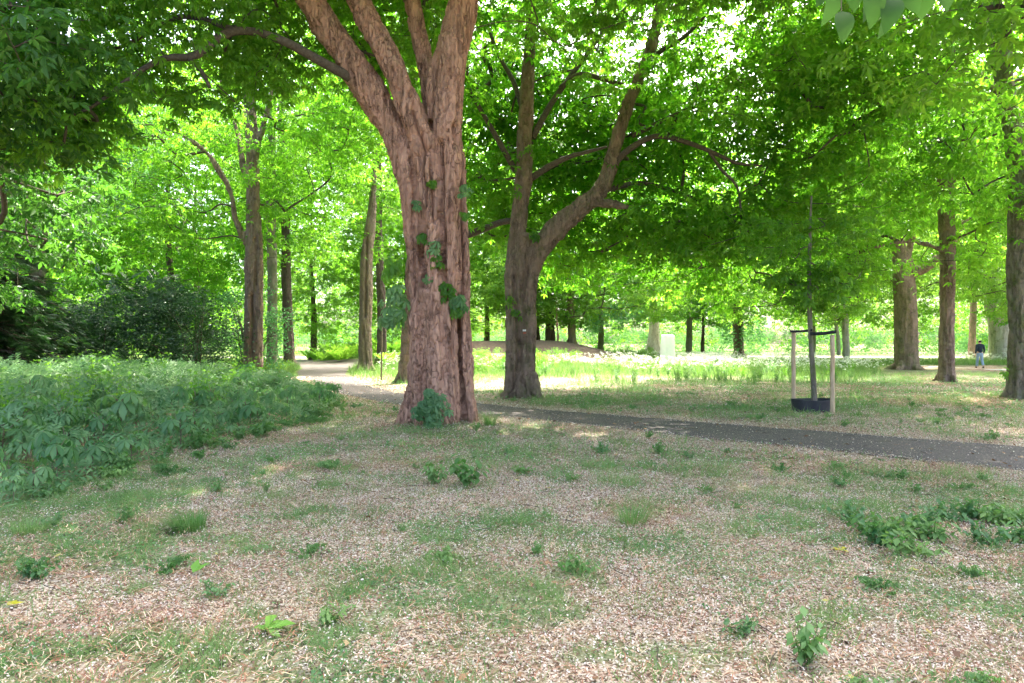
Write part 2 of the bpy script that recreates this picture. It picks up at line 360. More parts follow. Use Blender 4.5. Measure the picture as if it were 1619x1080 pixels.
def zone(x, y):
    """R: how green, G: meadow, B: reddish litter"""
    nz = n2(x, y, 0.55, 11, 4); nz2 = n2(x, y, 1.7, 23, 3)
    nz3 = n2(x, y, 4.5, 27, 3); g = sstep(0.40, 0.62, nz*0.36+nz2*0.34+nz3*.30)
    g = g*(0.85)
    # greener close to the camera and lower left
    g = np.clip(g+0.6*(1-sstep(3.1, 5.0, y))*sstep(0.38, 0.6, nz3*.5+nz2*.5)+.35*sstep(-1.5, -3.5, x)*(1-sstep(6, 10, y))*sstep(.4, .55, nz3), 0, 1)
    pd = pathdist(x, y)
    g = g*sstep(0.25, 1.2, pd)
    beyond = sstep(0.3, 1.0, pd)*sstep(0, 1, (y-(24-0.62*(x+3))) )
    beyond = np.where(x < -3.5, sstep(24, 27, y), beyond)
    nm = n2(x, y, 0.25, 31, 3)
    mead = sstep(21, 38, y+(nm-0.5)*20+(nz2-.5)*10)*sstep(0, 1, 1-sstep(.47, .60, x/np.maximum(y, 1))*(1-sstep(44, 50, y)))
    mead = np.maximum(mead, 0)
    gb = sstep(0.36, 0.54, nm*0.5+nz2*0.5)*0.9
    g = np.where(beyond > 0.5, np.maximum(g*0.6, gb*sstep(15, 22, y)), g)
    g = np.maximum(g, mead)
    red = beyond*(1-mead)*sstep(0.42, 0.6, n2(x, y, 0.4, 41, 3))+0.6*(1-beyond)*sstep(0.52, 0.68, n2(x, y, 0.8, 43, 3))
    # mound is bare earth
    bare = sstep(.15, .5, np.exp(-(((x+0.6)/9)**2+((y-49)/7)**2))); g = g*(1-sstep(0.25, 0.6, bare)); mead = mead*(1-sstep(0.25, 0.6, bare))
    bank = sstep(-4.6, -6, x)*sstep(4, 7, y)*(1-sstep(28, 34, y)); red = np.maximum(red, bank*0.6); g = g*(1-bank*0.5)
    return np.stack([g, mead, np.clip(red, 0, 1), bare], 1)

def axis(fine, step, lim, ratio):
    a = list(np.arange(fine[0], fine[1], step)); s = step; v = a[-1]
    while v < lim[1]: s = min(s*ratio, 12); v += s; a.append(v)
    s = step; v = a[0]; b = []
    while v > lim[0]: s = min(s*ratio, 12); v -= s; b.append(v)
    return np.array(b[::-1]+a)
gx = axis((-7, 9), 0.08, (-300, 300), 1.05); gy = axis((2.6, 13), 0.08, (-40, 420), 1.035)
XX, YY = np.meshgrid(gx, gy); xf, yf = XX.ravel(), YY.ravel(); zf = gh(xf, yf)
nearb = (yf < 16) & (np.abs(xf) < 12)
zf = zf+np.where(nearb, (n2(xf, yf, 5.0, 71, 2)-0.5)*0.03*np.clip(pathdist(xf, yf), 0, 1), 0)
nx_, ny_ = len(gx), len(gy); i = np.arange(ny_-1)[:, None]*nx_; j = np.arange(nx_-1)[None]
GQ = np.stack([i+j, i+j+1, i+nx_+j+1, i+nx_+j], -1).reshape(-1, 4)

def ground_mat():
    m, nt = newmat('woodland_floor'); pos = coords(nt); at = N(nt, 'ShaderNodeAttribute', attribute_name='zone')
    sp = N(nt, 'ShaderNodeSeparateColor'); nt.links.new(at.outputs['Color'], sp.inputs[0])
    def vor(scale, stretch=None):
        p = coords(nt, stretch) if stretch else pos
        v = N(nt, 'ShaderNodeTexVoronoi'); v.inputs['Scale'].default_value = scale; nt.links.new(p, v.inputs['Vector'])
        s = N(nt, 'ShaderNodeSeparateColor'); nt.links.new(v.outputs['Color'], s.inputs[0]); return s.outputs[0], v.outputs['Distance']
    c1, d1 = vor(70); c2, d2 = vor(60, (1, 0.25, 1)); c3, d3 = vor(28)
    lit = ramp(nt, c1, [(0, (0.10, 0.065, 0.045)), (.2, (0.24, 0.16, 0.10)), (.38, (0.42, 0.32, 0.22)), (.54, (0.58, 0.48, 0.36)), (.74, (0.68, 0.61, 0.49)), (.9, (0.32, 0.2, 0.13))], 'CONSTANT')
    red = ramp(nt, c2, [(0, (0.12, 0.06, 0.04)), (.2, (0.30, 0.14, 0.09)), (.5, (0.42, 0.24, 0.16)), (.75, (0.50, 0.36, 0.26))], 'CONSTANT')
    grn = ramp(nt, c2, [(0, (0.03, 0.06, 0.02)), (.25, (0.08, 0.15, 0.04)), (.55, (0.14, 0.22, 0.07)), (.8, (0.22, 0.27, 0.12))], 'CONSTANT')
    mead = ramp(nt, noise(nt, pos, 3.0, 6, 0.7), [(.3, (0.07, 0.12, 0.03)), (.5, (0.13, 0.19, 0.055)), (.7, (0.24, 0.26, 0.11))])
    fn = noise(nt, pos, 6, 6, 0.7)
    nf = ramp(nt, noise(nt, pos, 1.3, 5, 0.65), [(.35, (0, 0, 0)), (.7, (1, 1, 1))])
    col = mixc(nt, math_(nt, 'MULTIPLY', nf, 0.5), lit, (0.20, 0.125, 0.085))
    rf = math_(nt, 'ADD', sp.outputs[2], math_(nt, 'SUBTRACT', math_(nt, 'MULTIPLY', fn, 1.4), 0.8), True)
    col = mixc(nt, rf, col, red)
    gf = math_(nt, 'ADD', math_(nt, 'MULTIPLY', sp.outputs[0], 0.9), math_(nt, 'SUBTRACT', math_(nt, 'MULTIPLY', fn, 1.0), 0.65), True)
    col = mixc(nt, at.outputs['Alpha'], col, mixc(nt, fn, (0.07, 0.052, 0.035), (0.20, 0.155, 0.11))); col = mixc(nt, gf, col, grn); col = mixc(nt, sp.outputs[1], col, mead)
    b = N(nt, 'ShaderNodeBsdfPrincipled'); b.inputs['Roughness'].default_value = 0.95; b.inputs['Specular IOR Level'].default_value = 0.1
    nt.links.new(col, b.inputs['Base Color'])
    h = math_(nt, 'ADD', math_(nt, 'MULTIPLY', c1, 0.5), math_(nt, 'ADD', math_(nt, 'MULTIPLY', fn, 1.5), c2))
    bp = N(nt, 'ShaderNodeBump'); bp.inputs['Distance'].default_value = 0.02; nt.links.new(h, bp.inputs['Height']); nt.links.new(bp.outputs[0], b.inputs['Normal'])
    o = N(nt, 'ShaderNodeOutputMaterial'); nt.links.new(b.outputs[0], o.inputs[0]); return m
tag(mk('ground', np.stack([xf, yf, zf], 1), [GQ], ground_mat(), attrs={'zone': zone(xf, yf)}), kind='structure')

def path_mat():
    m, nt = newmat('path_surface'); pos = coords(nt)
    v = N(nt, 'ShaderNodeTexVoronoi'); v.inputs['Scale'].default_value = 75; nt.links.new(pos, v.inputs['Vector'])
    s = N(nt, 'ShaderNodeSeparateColor'); nt.links.new(v.outputs['Color'], s.inputs[0])
    c = ramp(nt, s.outputs[0], [(0, (0.055, 0.045, 0.045)), (.4, (0.075, 0.062, 0.06)), (.7, (0.095, 0.08, 0.075)), (.93, (0.30, 0.25, 0.20))], 'CONSTANT')
    big = ramp(nt, noise(nt, pos, 0.8, 5, 0.6), [(.4, (0, 0, 0)), (.7, (1, 1, 1))])
    c = mixc(nt, math_(nt, 'MULTIPLY', big, 0.5), c, (0.13, 0.105, 0.09))
    sx = N(nt, 'ShaderNodeSeparateXYZ'); nt.links.new(pos, sx.inputs[0])
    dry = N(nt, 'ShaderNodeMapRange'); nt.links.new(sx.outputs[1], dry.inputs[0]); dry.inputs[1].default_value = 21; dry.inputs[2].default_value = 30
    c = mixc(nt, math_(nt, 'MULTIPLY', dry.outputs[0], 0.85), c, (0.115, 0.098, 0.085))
    b = N(nt, 'ShaderNodeBsdfPrincipled'); b.inputs['Roughness'].default_value = 0.8; b.inputs['Specular IOR Level'].default_value = 0.25
    nt.links.new(c, b.inputs['Base Color'])
    bp = N(nt, 'ShaderNodeBump'); bp.inputs['Distance'].default_value = 0.006; nt.links.new(s.outputs[0], bp.inputs['Height']); nt.links.new(bp.outputs[0], b.inputs['Normal'])
    o = N(nt, 'ShaderNodeOutputMaterial'); nt.links.new(b.outputs[0], o.inputs[0]); return m
def strip(name, A, B, mat, nw=16, lift=0.012, rag=0.12, label=None):
    n = len(A); t = np.linspace(0, 1, nw)
    e = (n2(A[:, 0], A[:, 1], 2.2, 51, 3)-0.5)*rag*2; f = (n2(B[:, 0], B[:, 1], 2.2, 53, 3)-0.5)*rag*2
    d = (B-A)/np.linalg.norm(B-A, axis=1)[:, None]
    A = A+d*e[:, None]; B = B+d*f[:, None]
    V = A[:, None]*(1-t)[None, :, None]+B[:, None]*t[None, :, None]
    x, y = V[..., 0].ravel(), V[..., 1].ravel(); z = gh(x, y)+lift
    i = np.arange(n-1)[:, None]*nw; j = np.arange(nw-1)[None]
    Q = np.stack([i+j, i+nw+j, i+nw+j+1, i+j+1], -1).reshape(-1, 4)
    return tag(mk(name, np.stack([x, y, z], 1), [Q], mat), kind='structure')
strip('path', NE, FE, path_mat())
M['farpath'] = plain('pale_dusty_path', (0.42, 0.38, 0.32), (0.55, 0.5, 0.43), 0.9, 3, 0.004)
a = resample([(-30, 66), (-10, 66), (0, 68), (20, 69), (45, 66), (80, 60)], 160); tag(strip('lawn_path', a, a+np.array([0, 6.0]), M['farpath'], 8, 0.03, 0.3), kind='structure')
a = resample([gp(1450, 579), gp(1540, 583), gp(1640, 587), (46, 34), (60, 30)], 80); strip('dirt_path', a, a+np.array([0.3, 2.0]), M['farpath'], 8, 0.02, 0.25)
a = resample([(-3, 43.0), (0.5, 43.3), (4.5, 43.0), (8, 41.5)], 60); strip('sandy_track', a, a+np.array([0.1, 1.5]), M['farpath'], 8, 0.03, 0.25)

# ------------------------------------------------------------------ leaves
def template(nl, fine, seed, droop, fan=math.radians(250)):
    rg = np.random.default_rng(seed); V = []; Q = []; T = []; n = 0
    for k in range(nl):
        a = -fan/2+fan*k/(nl-1) if nl > 1 else 0
        L = 0.5*(1.0-0.42*abs(2*k/(nl-1)-1)**1.5) if nl > 1 else 0.5
        wd = L*0.20*(1+rg.uniform(-.1, .1)); d = droop*rg.uniform(.6, 1.35)
        ax = np.array([math.cos(a), math.sin(a), 0]); sd_ = np.array([-math.sin(a), math.cos(a), 0]); up = np.array([0, 0, 1.0])
        def p(s, w_):
            z = -math.sin(d)*s*s*L*1.0; r = s*L*(1-0.3*s*(1-math.cos(d)))
            return ax*r+sd_*w_*wd+up*(z+abs(w_)*wd*0.35)
        if fine:
            V += [p(0, 0), p(.4, .62), p(.72, 1.0), p(1, 0), p(.72, -1.0), p(.4, -.62), p(.55, 0)]
            Q += [[n, n+1, n+2, n+6], [n, n+6, n+4, n+5]]; T += [[n+6, n+2, n+3], [n+6, n+3, n+4]]; n += 7
        else:
            V += [p(0, 0), p(.62, 1.15), p(1, 0), p(.62, -1.15)]; T += [[n, n+1, n+2], [n, n+2, n+3]]; n += 4
    return np.array(V), np.array(Q, int).reshape(-1, 4), np.array(T, int).reshape(-1, 3)
TPL = {2: [template(7, True, s, d) for s, d in ((1, .5), (2, .8), (3, 1.1))],
       1: [template(5, False, s, d) for s, d in ((4, .4), (5, .8), (6, 1.1))],
       0: [template(3, False, s, d, math.radians(200)) for s, d in ((7, .3), (8, .7))]}
TPL['three'] = [template(3, True, 12, .35, math.radians(110)), template(4, True, 13, .3, math.radians(140))]
def blade_tpl(l, w_, bend):
    V = [(0, 0, 0), (l*.45, w_, -bend*.2), (l, 0, -bend), (l*.45, -w_, -bend*.2)]
    return np.array(V), np.zeros((0, 4), int), np.array([[0, 1, 2], [0, 2, 3]])
TPL['oval'] = [blade_tpl(1, .27, .1), blade_tpl(1, .3, .3)]
def pinnate(n, l=1.0, w_=0.22):
    V = []; T = []; k = 0
    for i_ in range(n):
        t = (i_+1)/(n+0.5); ll = w_*math.sin(math.pi*min(1, t*0.85+0.12))+.03
        for sgn in (-1, 1):
            b = np.array([t*l, 0, -0.25*t*t]); tip = b+np.array([ll*.45, sgn*ll, -.04]); q = np.array([.035, 0, 0])
            V += [b-q, b+q*1.3+np.array([ll*.3, sgn*ll*.5, 0]), tip, b-q*1.3+np.array([ll*.2, sgn*ll*.5, 0])]; T += [[k, k+1, k+2], [k, k+2, k+3]]; k += 4
    return np.array(V), np.zeros((0, 4), int), np.array(T)
TPL['frond'] = [pinnate(9), pinnate(8, 1, .28)]
TPL['elder'] = [pinnate(4, 1, .42), pinnate(3, 1, .45)]
def grass_tpl(b): 
    V = [(0, -.5, 0), (0, .5, 0), (b*.3, .35, .55), (b*.3, -.35, .55), (b, 0, 1)]
    return np.array(V, float), np.array([[0, 1, 2, 3]]), np.array([[3, 2, 4]])
TPL['grass'] = [grass_tpl(.25), grass_tpl(.6), grass_tpl(.9)]

def basis(n, heading):
    """rotation matrices with local z = n and x turned by heading"""
    n = n/np.linalg.norm(n, axis=1)[:, None]
    h = np.stack([np.cos(heading), np.sin(heading), np.zeros_like(heading)], 1)
    x = h-n*(h*n).sum(1)[:, None]; x /= np.linalg.norm(x, axis=1)[:, None]+1e-9
    y = np.cross(n, x); return np.stack([x, y, n], 2)

def scatter(mb, pos, nrm, head, size, tpl, rg, aspect=None):
    tp = TPL[tpl]; ch = rg.integers(0, len(tp), len(pos)); Rm = basis(nrm, head)
    for k, (V, Q, T) in enumerate(tp):
        m = ch == k
        if not m.any(): continue
        sz = size[m] if np.ndim(size) else np.full(m.sum(), size)
        Vt = V[None]*sz[:, None, None] if aspect is None else V[None]*aspect[m][:, None, :]
        W = np.einsum('nij,nvj->nvi', Rm[m], Vt)+pos[m][:, None]
        c = m.sum(); off = np.arange(c)[:, None, None]*len(V)
        mb.add(W.reshape(-1, 3), (Q[None]+off).reshape(-1, 4) if len(Q) else (), (T[None]+off).reshape(-1, 3) if len(T) else ())

def leafclumps(mb, cen, R_, nper, size, tpl, rg, flat=0.5, tilt=0.5, droop=0.9):
    """sprays of leaves: each clump a flattened disc whose rim droops"""
    n = len(cen)*nper; c = np.repeat(cen, nper, 0); r = np.sqrt(rg.random(n))*R_*rg.uniform(.7, 1.2, n); a = rg.uniform(0, 2*np.pi, n)
    d = np.stack([np.cos(a), np.sin(a)], 1)
    z = rg.normal(0, 1, n)*R_*flat*0.45-droop*(r/R_)**2*R_*0.4
    p = c+np.stack([d[:, 0]*r, d[:, 1]*r, z], 1)
    nr = np.stack([d[:, 0]*0.35*(r/R_)+rg.normal(0, tilt, n), d[:, 1]*0.35*(r/R_)+rg.normal(0, tilt, n), np.ones(n)], 1)
    scatter(mb, p, nr, a+rg.normal(0, .6, n), size*rg.uniform(.65, 1.15, n), tpl, rg)

def volume(rg, c, r, n, minz=None, shell=0.0):
    d = rg.normal(0, 1, (n, 3)); d /= np.linalg.norm(d, axis=1)[:, None]
    rad = rg.random(n)**(1/3.); rad = shell+(1-shell)*rad
    p = np.array(c)+d*rad[:, None]*np.array(r)
    if minz is not None: p = p[p[:, 2] > minz]
    return p

def grow(nodes, rad0, cl, rg, seg=0.8, sag=0.25):
    """connect clump centres to the limbs with branching twigs; returns list of (pts, radii)"""
    P_ = [np.array(p) for p in nodes]; par = [-1]*len(P_); isroot = [True]*len(P_)
    base = np.array(P_); dmin = np.array([np.min(np.linalg.norm(base-c, axis=1)) for c in cl]); order = np.argsort(dmin)
    arr = np.zeros((len(P_)+len(cl)*14, 3)); k = len(P_); arr[:k] = base; parent = np.full(len(arr), -1); cnt = np.zeros(len(arr)); ends = []
    nroot = k
    for ci in order:
        c = cl[ci]; d = np.linalg.norm((arr[:k]-c)*np.array([1, 1, 1.25]), axis=1)+np.where(arr[:k, 2] > c[2]+0.4, 1.5, 0)
        q = int(np.argmin(d)); L = np.linalg.norm(c-arr[q]); ns = int(min(12, max(1, round(L/seg)))); s0 = arr[q].copy(); prev = q
        off = rg.normal(0, 0.10*L, 3); off[2] += sag*L*0.4
        for t in np.linspace(0, 1, ns+1)[1:]:
            arr[k] = s0*(1-t)+c*t+off*math.sin(math.pi*t)*1.0; parent[k] = prev; prev = k; k += 1
        ends.append(prev)
        j_ = prev
        while j_ >= nroot: cnt[j_] += 1; j_ = parent[j_]
    rr = 0.006*np.maximum(cnt, 1)**0.55*rad0
    kids = {}
    for a_ in range(nroot, k): kids.setdefault(parent[a_], []).append(a_)
    chains = []; st = []
    for a_ in range(nroot):
        for b_ in kids.get(a_, []): st.append((a_, b_))
    while st:
        a_, b_ = st.pop(); pts = [arr[a_]]; rs = [rr[b_]]; cur = b_
        while True:
            pts.append(arr[cur]); rs.append(rr[cur]); ch = kids.get(cur, [])
            if not ch: break
            ch = sorted(ch, key=lambda q_: -cnt[q_])
            for e in ch[1:]: st.append((cur, e))
            cur = ch[0]
        rs[-1] *= 0.5
        chains.append((np.array(pts), np.array(rs)))
    return chains

def limb_nodes(paths, spacing=0.5, start=0.0):
    out = []
    for pts, rad in paths:
        q, _ = catmull(pts, rad, spacing); out.append(q[int(len(q)*start):])
    return np.concatenate(out)

def woody(name, tubes, mat, parent, voxel=0.04, amp=1.0, flute=1.0, seed=1, segs=20, creases=()):
    """joins the tubes into one skin, then gives it flutes, ridges and plates"""
    mb = MB()
    for pts, rad in tubes: tube(mb, pts, rad, segs, max(voxel*3, 0.08))
    o = mb.build('_tmp', None); md = o.modifiers.new('r', 'REMESH'); md.mode = 'VOXEL'; md.voxel_size = voxel
    dg = bpy.context.evaluated_depsgraph_get(); me = bpy.data.meshes.new_from_object(o.evaluated_get(dg))
    old = o.data; bpy.data.objects.remove(o); bpy.data.meshes.remove(old)
    n = len(me.vertices); V = np.zeros(n*3, np.float32); me.vertices.foreach_get('co', V); V = V.reshape(-1, 3)
    ne = len(me.edges); E = np.zeros(ne*2, np.int32); me.edges.foreach_get('vertices', E); E = E.reshape(-1, 2)
    deg = np.bincount(E.ravel(), minlength=n)[:, None]
    for _ in range(3):
        A = np.zeros((n, 3))
        for k in range(3): A[:, k] = np.bincount(E[:, 0], V[E[:, 1], k], n)+np.bincount(E[:, 1], V[E[:, 0], k], n)
        V = (V*0.4+A/np.maximum(deg, 1)*0.6)
    me.vertices.foreach_set('co', V.astype(np.float32).ravel()); me.update()
    Nn = np.zeros(n*3, np.float32); me.vertices.foreach_get('normal', Nn); Nn = Nn.reshape(-1, 3)
    q = V*np.array([5, 5, 0.8]); q = q+(fbm(V*1.5, 2, seed+3)[:, None]-.5)*1.5
    d = (fbm(q, 3, seed)-.5)*0.16*flute
    r = 1-np.abs(2*fbm(V*np.array([14, 14, 4.0])+d[:, None]*10, 3, seed+9)-1)
    d = d-0.045*amp*sstep(0.86, 1.0, r)+(fbm(V*np.array([20, 20, 9]), 3, seed+21)-.5)*0.03*amp
    for pts, dep, wd in creases:
        c, _ = catmull(np.array(pts), np.ones(len(pts)), .08); best = np.full(n, 9.0)
        wob = (fbm(V*np.array([3, 3, 2.5]), 3, seed+33)-.5)*.12
        for q in c: best = np.minimum(best, np.hypot(V[:, 0]+wob-q[0], (V[:, 2]-q[2])*.6))
        d = d-dep*np.exp(-(best/wd)**2)*sstep(-.25, -.75, Nn[:, 1])
    V = V+Nn*d[:, None]
    if parent is not None: V = V-np.array(parent.matrix_basis.translation)
    me.vertices.foreach_set('co', V.astype(np.float32).ravel())
    me.materials.clear(); me.materials.append(mat)
    me.polygons.foreach_set('use_smooth', np.ones(len(me.polygons), bool)); me.update(); me.name = name
    ob = bpy.data.objects.new(name, me); COL.objects.link(ob); ob.parent = parent
    return ob

def px_path(Y, pts, dy=None):
    """[(px, py, width_px, dY)] -> points and radii in metres"""
    out = []; r = []
    for p in pts:
        YY_ = Y+(p[3] if len(p) > 3 else 0); out.append(P(p[0], p[1], YY_)); r.append(p[2]/2.0/FPX*YY_)
    return np.array(out), np.array(r)

def roots(x, y, r, n, seed, reach=1.0, h=0.45):
    rg = np.random.default_rng(seed); out = []
    for k in range(n):
        a = 2*np.pi*k/n+rg.uniform(-.3, .3); d = np.array([math.cos(a), math.sin(a)]); L = r*reach*rg.uniform(.8, 1.3)
        z0 = gz(x, y)
        pts = [(x+d[0]*r*.15, y+d[1]*r*.15, z0+h*3.2), (x+d[0]*r*.45, y+d[1]*r*.45, z0+h*2.0), (x+d[0]*r*.72, y+d[1]*r*.72, z0+h), (x+d[0]*(r*.9+L*.25), y+d[1]*(r*.9+L*.25), z0+h*.3), (x+d[0]*(r+L*.75), y+d[1]*(r+L*.75), z0-.06), (x+d[0]*(r+L), y+d[1]*(r+L), z0-.22)]
        out.append((np.array(pts), np.array([r*.25, r*.32, r*.34, r*.30, r*.20, r*.1])))
    return out

def window(cl, rects, rg):
    """thin the sprays that hang in front of a limb"""
    px = 809.5+cl[:, 0]/cl[:, 1]*FPX; py = 540-(cl[:, 2]-CAMH)/cl[:, 1]*FPX; k = np.ones(len(cl), bool); r = rg.random(len(cl))
    for (x0, x1, y0, y1, ymax, f) in rects: k &= ~((px > x0) & (px < x1) & (py > y0) & (py < y1) & (cl[:, 1] < ymax) & (r < f))
    return cl[k]

def make_tree(name, base, limbs, mat, vols, leafm, label, cat='tree', leaf=0.26, per=22, R_=0.75, tpl=1, voxel=0.05, seed=1, group=None,
              root=(5, 1.0, .4), amp=1.0, flute=1.0, twigm=None, keep=None, win=None, creases=(), radk=1.0, extra_root=None):
    rg = np.random.default_rng(seed); x, y = base; t = empty(name, (x, y, gz(x, y)), label=label, cat=cat, group=group)
    limbs = [(p_, r_*.82) for p_, r_ in limbs]; tubes = list(limbs)
    if root: tubes += roots(x, y, limbs[0][1][0]*0.92, root[0], seed, root[1], root[2])
    woody('trunk', tubes, mat, t, voxel, amp, flute, seed, creases=creases)
    cl = np.concatenate([volume(rg, *v) for v in vols])
    if win is not None: cl = window(cl, win, rg)
    chains = grow(limb_nodes(limbs, 0.6, 0.3), radk, cl, rg)
    tb = MB()
    for pts, rs in chains: tube(tb, pts, np.maximum(rs, 0.006), 5 if rs[0] < .04 else 8, 0.35, cap=False)
    tb.build('branches', twigm or M['twig'], t)
    lb = MB(); leafclumps(lb, cl, R_, per, leaf, tpl, rg); lb.build('crown', leafm, t, smooth=False)
    return t

# ================================================================== TREES
# ---- the big red-barked chestnut
def tx(px, Y): return (px-809.5)/FPX*Y
Y1 = 13.4
t1x = tx(693, Y1)
limbs = [
    px_path(Y1, [(690, 690, 95), (690, 620, 86), (690, 540, 80), (688, 440, 78), (684, 340, 74), (682, 280, 56), (680, 240, 34)]),
    # fused columns that run up into the limbs
    px_path(Y1, [(672, 690, 46, -.20), (668, 600, 44, -.30), (664, 500, 40, -.34), (660, 400, 38, -.36), (652, 320, 38, -.36), (640, 255, 44, -.25), (618, 195, 46), (588, 150, 50), (554, 95, 49), (523, 50, 48), (493, 5, 46), (450, -60, 36, .2), (395, -150, 30, .4), (320, -240, 22, .6)]),
    px_path(Y1, [(697, 690, 46, -.42), (695, 600, 44, -.46), (690, 500, 42, -.46), (685, 400, 40, -.48), (681, 320, 38, -.46), (674, 250, 40, -.42), (657, 195, 42, -.38), (636, 140, 40, -.36), (611, 85, 39, -.3), (587, 40, 39, -.2), (562, -5, 40, -.1), (520, -90, 34, 0), (470, -190, 26, 0)]),
    px_path(Y1, [(716, 690, 34, -.40), (710, 600, 34, -.44), (708, 500, 36, -.46), (708, 400, 40, -.44), (706, 320, 42, -.42), (706, 260, 44, -.36), (708, 200, 46, -.28), (712, 140, 44, -.2), (718, 80, 46, -.1), (728, 30, 47, 0), (739, -20, 46, 0), (765, -110, 42, .2), (810, -230, 30, .5)]),
    px_path(Y1, [(742, 690, 30, -.28), (737, 600, 26, -.24), (733, 500, 28, -.2), (730, 400, 28, -.1), (728, 320, 26, 0), (724, 260, 24, .1), (716, 200, 24, .15), (700, 160, 20, .1)]),
    px_path(Y1, [(690, 250, 30, .1), (684, 190, 32, .2), (676, 120, 30, .3), (664, 60, 28, .4), (652, 0, 26, .5), (640, -90, 22, .7), (620, -180, 16, .9)]),
    px_path(Y1, [(688, 190, 24, -.05), (682, 140, 22, -.05), (692, 95, 20, 0), (704, 60, 18, .05)]),
    px_path(Y1, [(655, 640, 26, -.1), (655, 540, 22, -.15), (652, 420, 20, -.12), (648, 330, 20, -.1)]),
]
low_limb = px_path(Y1, [(562, 128, 17, 0), (545, 118, 16, -.2), (500, 93, 15, -.5), (450, 66, 14, -.8), (400, 50, 12.5, -1.0), (360, 52, 14, -1.2), (330, 72, 13, -1.4), (305, 90, 12, -1.5), (262, 92, 10, -1.6), (222, 112, 8, -1.8), (190, 135, 6, -2.0)])
low_limb2 = px_path(Y1, [(365, 46, 10, -1.2), (320, 30, 9, -1.1), (280, 28, 8, -1.0), (235, 52, 7, -1.0), (190, 75, 5, -1.0), (140, 84, 4, -1.0)])
low_limb3 = px_path(Y1, [(200, 130, 7, -1.9), (170, 152, 6, -2.0), (140, 172, 5, -2.1), (105, 186, 4, -2.2)])
low_limb4 = px_path(Y1, [(298, 92, 8, -1.5), (318, 112, 7, -1.6), (332, 138, 5, -1.7)])
rootsT = []
for px_, wpx, dy, out in ((650, 30, -.30, -20), (670, 28, -.55, -10), (712, 24, -.5, 5), (742, 26, -.2, 12), (690, 30, .5, 0), (650, 30, .3, -14), (736, 28, .35, 10)):
    c_ = 694; rootsT.append((np.array([P(c_+(px_-c_)*.35, 560, Y1+dy*.2), P(c_+(px_-c_)*.72, 605, Y1+dy*.5), P(px_, 645, Y1+dy*.8), P(px_+out*.4, 664, Y1+dy), P(px_+out*.8, 674, Y1+dy*1.2), P(px_+out*1.1, 690, Y1+dy*1.4)]), np.array([wpx*.7, wpx*.9, wpx*.9, wpx*.8, wpx*.5, wpx*.3])/2/FPX*Y1))
T1 = empty('chestnut_tree', (t1x, Y1, gz(t1x, Y1)), label='thick reddish chestnut trunk with deep fluted bark, splitting into heavy limbs, beside the path', cat='tree')
def cr(pts, dep, wd): return ([P(a, b, Y1-.5) for a, b in pts], dep, wd)
limbs = [(p_, r_*(0.88+.08*sstep(4.6, 6.0, p_[:, 2]))) for p_, r_ in limbs]
creases = [cr([(721, 470), (722, 520), (722, 560), (727, 610), (733, 650), (736, 675)], .22, .05), cr([(648, 250), (655, 300), (651, 360), (654, 430), (652, 470)], .12, .04),
           cr([(672, 215), (668, 280), (671, 330), (667, 390), (672, 450)], .20, .045), cr([(694, 230), (697, 290), (701, 350), (703, 420), (707, 470)], .24, .05),
           cr([(722, 200), (727, 260), (728, 330), (730, 400), (731, 460)], .24, .05), cr([(684, 240), (685, 300), (690, 350)], .16, .04),
           cr([(664, 480), (668, 560), (662, 620)], .05, .06), cr([(700, 500), (702, 560), (706, 620)], .04, .05), cr([(655, 180), (663, 215), (678, 240)], .2, .05)]
woody('trunk', limbs+rootsT, M['bark_red'], T1, 0.024, 1.1, 1.0, 5, 24, creases)
rg = np.random.default_rng(101)
vols = [((-1.2, 13, 12.6), (8.5, 7.0, 4.4), 1150, 8.8, .2), ((-1.5, 13.5, 9.2), (7.0, 6.0, 1.6), 120, 7.7), ((-6.3, 12.4, 6.9), (2.9, 1.8, .9), 66, 5.9), ((-8.3, 11.3, 6.0), (1.6, 2.0, 1.3), 50, 4.3), ((-4.0, 14.5, 7.9), (3, 2.0, .9), 70), ((.6, 15, 8.2), (1.8, 2, 1.0), 8)]  # first volume: thick unseen crown top, added to keep sun off the foreground
cl = np.concatenate([volume(rg, *v) for v in vols])
cl = window(cl, [(180, 545, 20, 200, 12.9, .75), (740, 900, -100, 400, 99, .8)], rg)
cl = cl[~((np.abs(cl[:, 0]+1.9) < 2.6) & (cl[:, 1] < 14.2) & (cl[:, 2] < 8.9))]
nodes = np.concatenate([limb_nodes(limbs[1:4]+[limbs[5]], .5, .55), limb_nodes([low_limb, low_limb2, low_limb3, low_limb4], .4, .25)])
tb = MB()
for p, r in (low_limb, low_limb2, low_limb3, low_limb4): tube(tb, p, r, 10, .15)
for pts, rs in grow(nodes, 1.0, cl, rg): tube(tb, pts, np.maximum(rs, 0.006), 6, 0.3, cap=False)
tb.build('branches', M['twig'], T1)
lb = MB(); leafclumps(lb, cl, .75, 26, .34, 2, rg, .35, .4, .7); lb.build('crown', M['leaf'], T1, smooth=False)

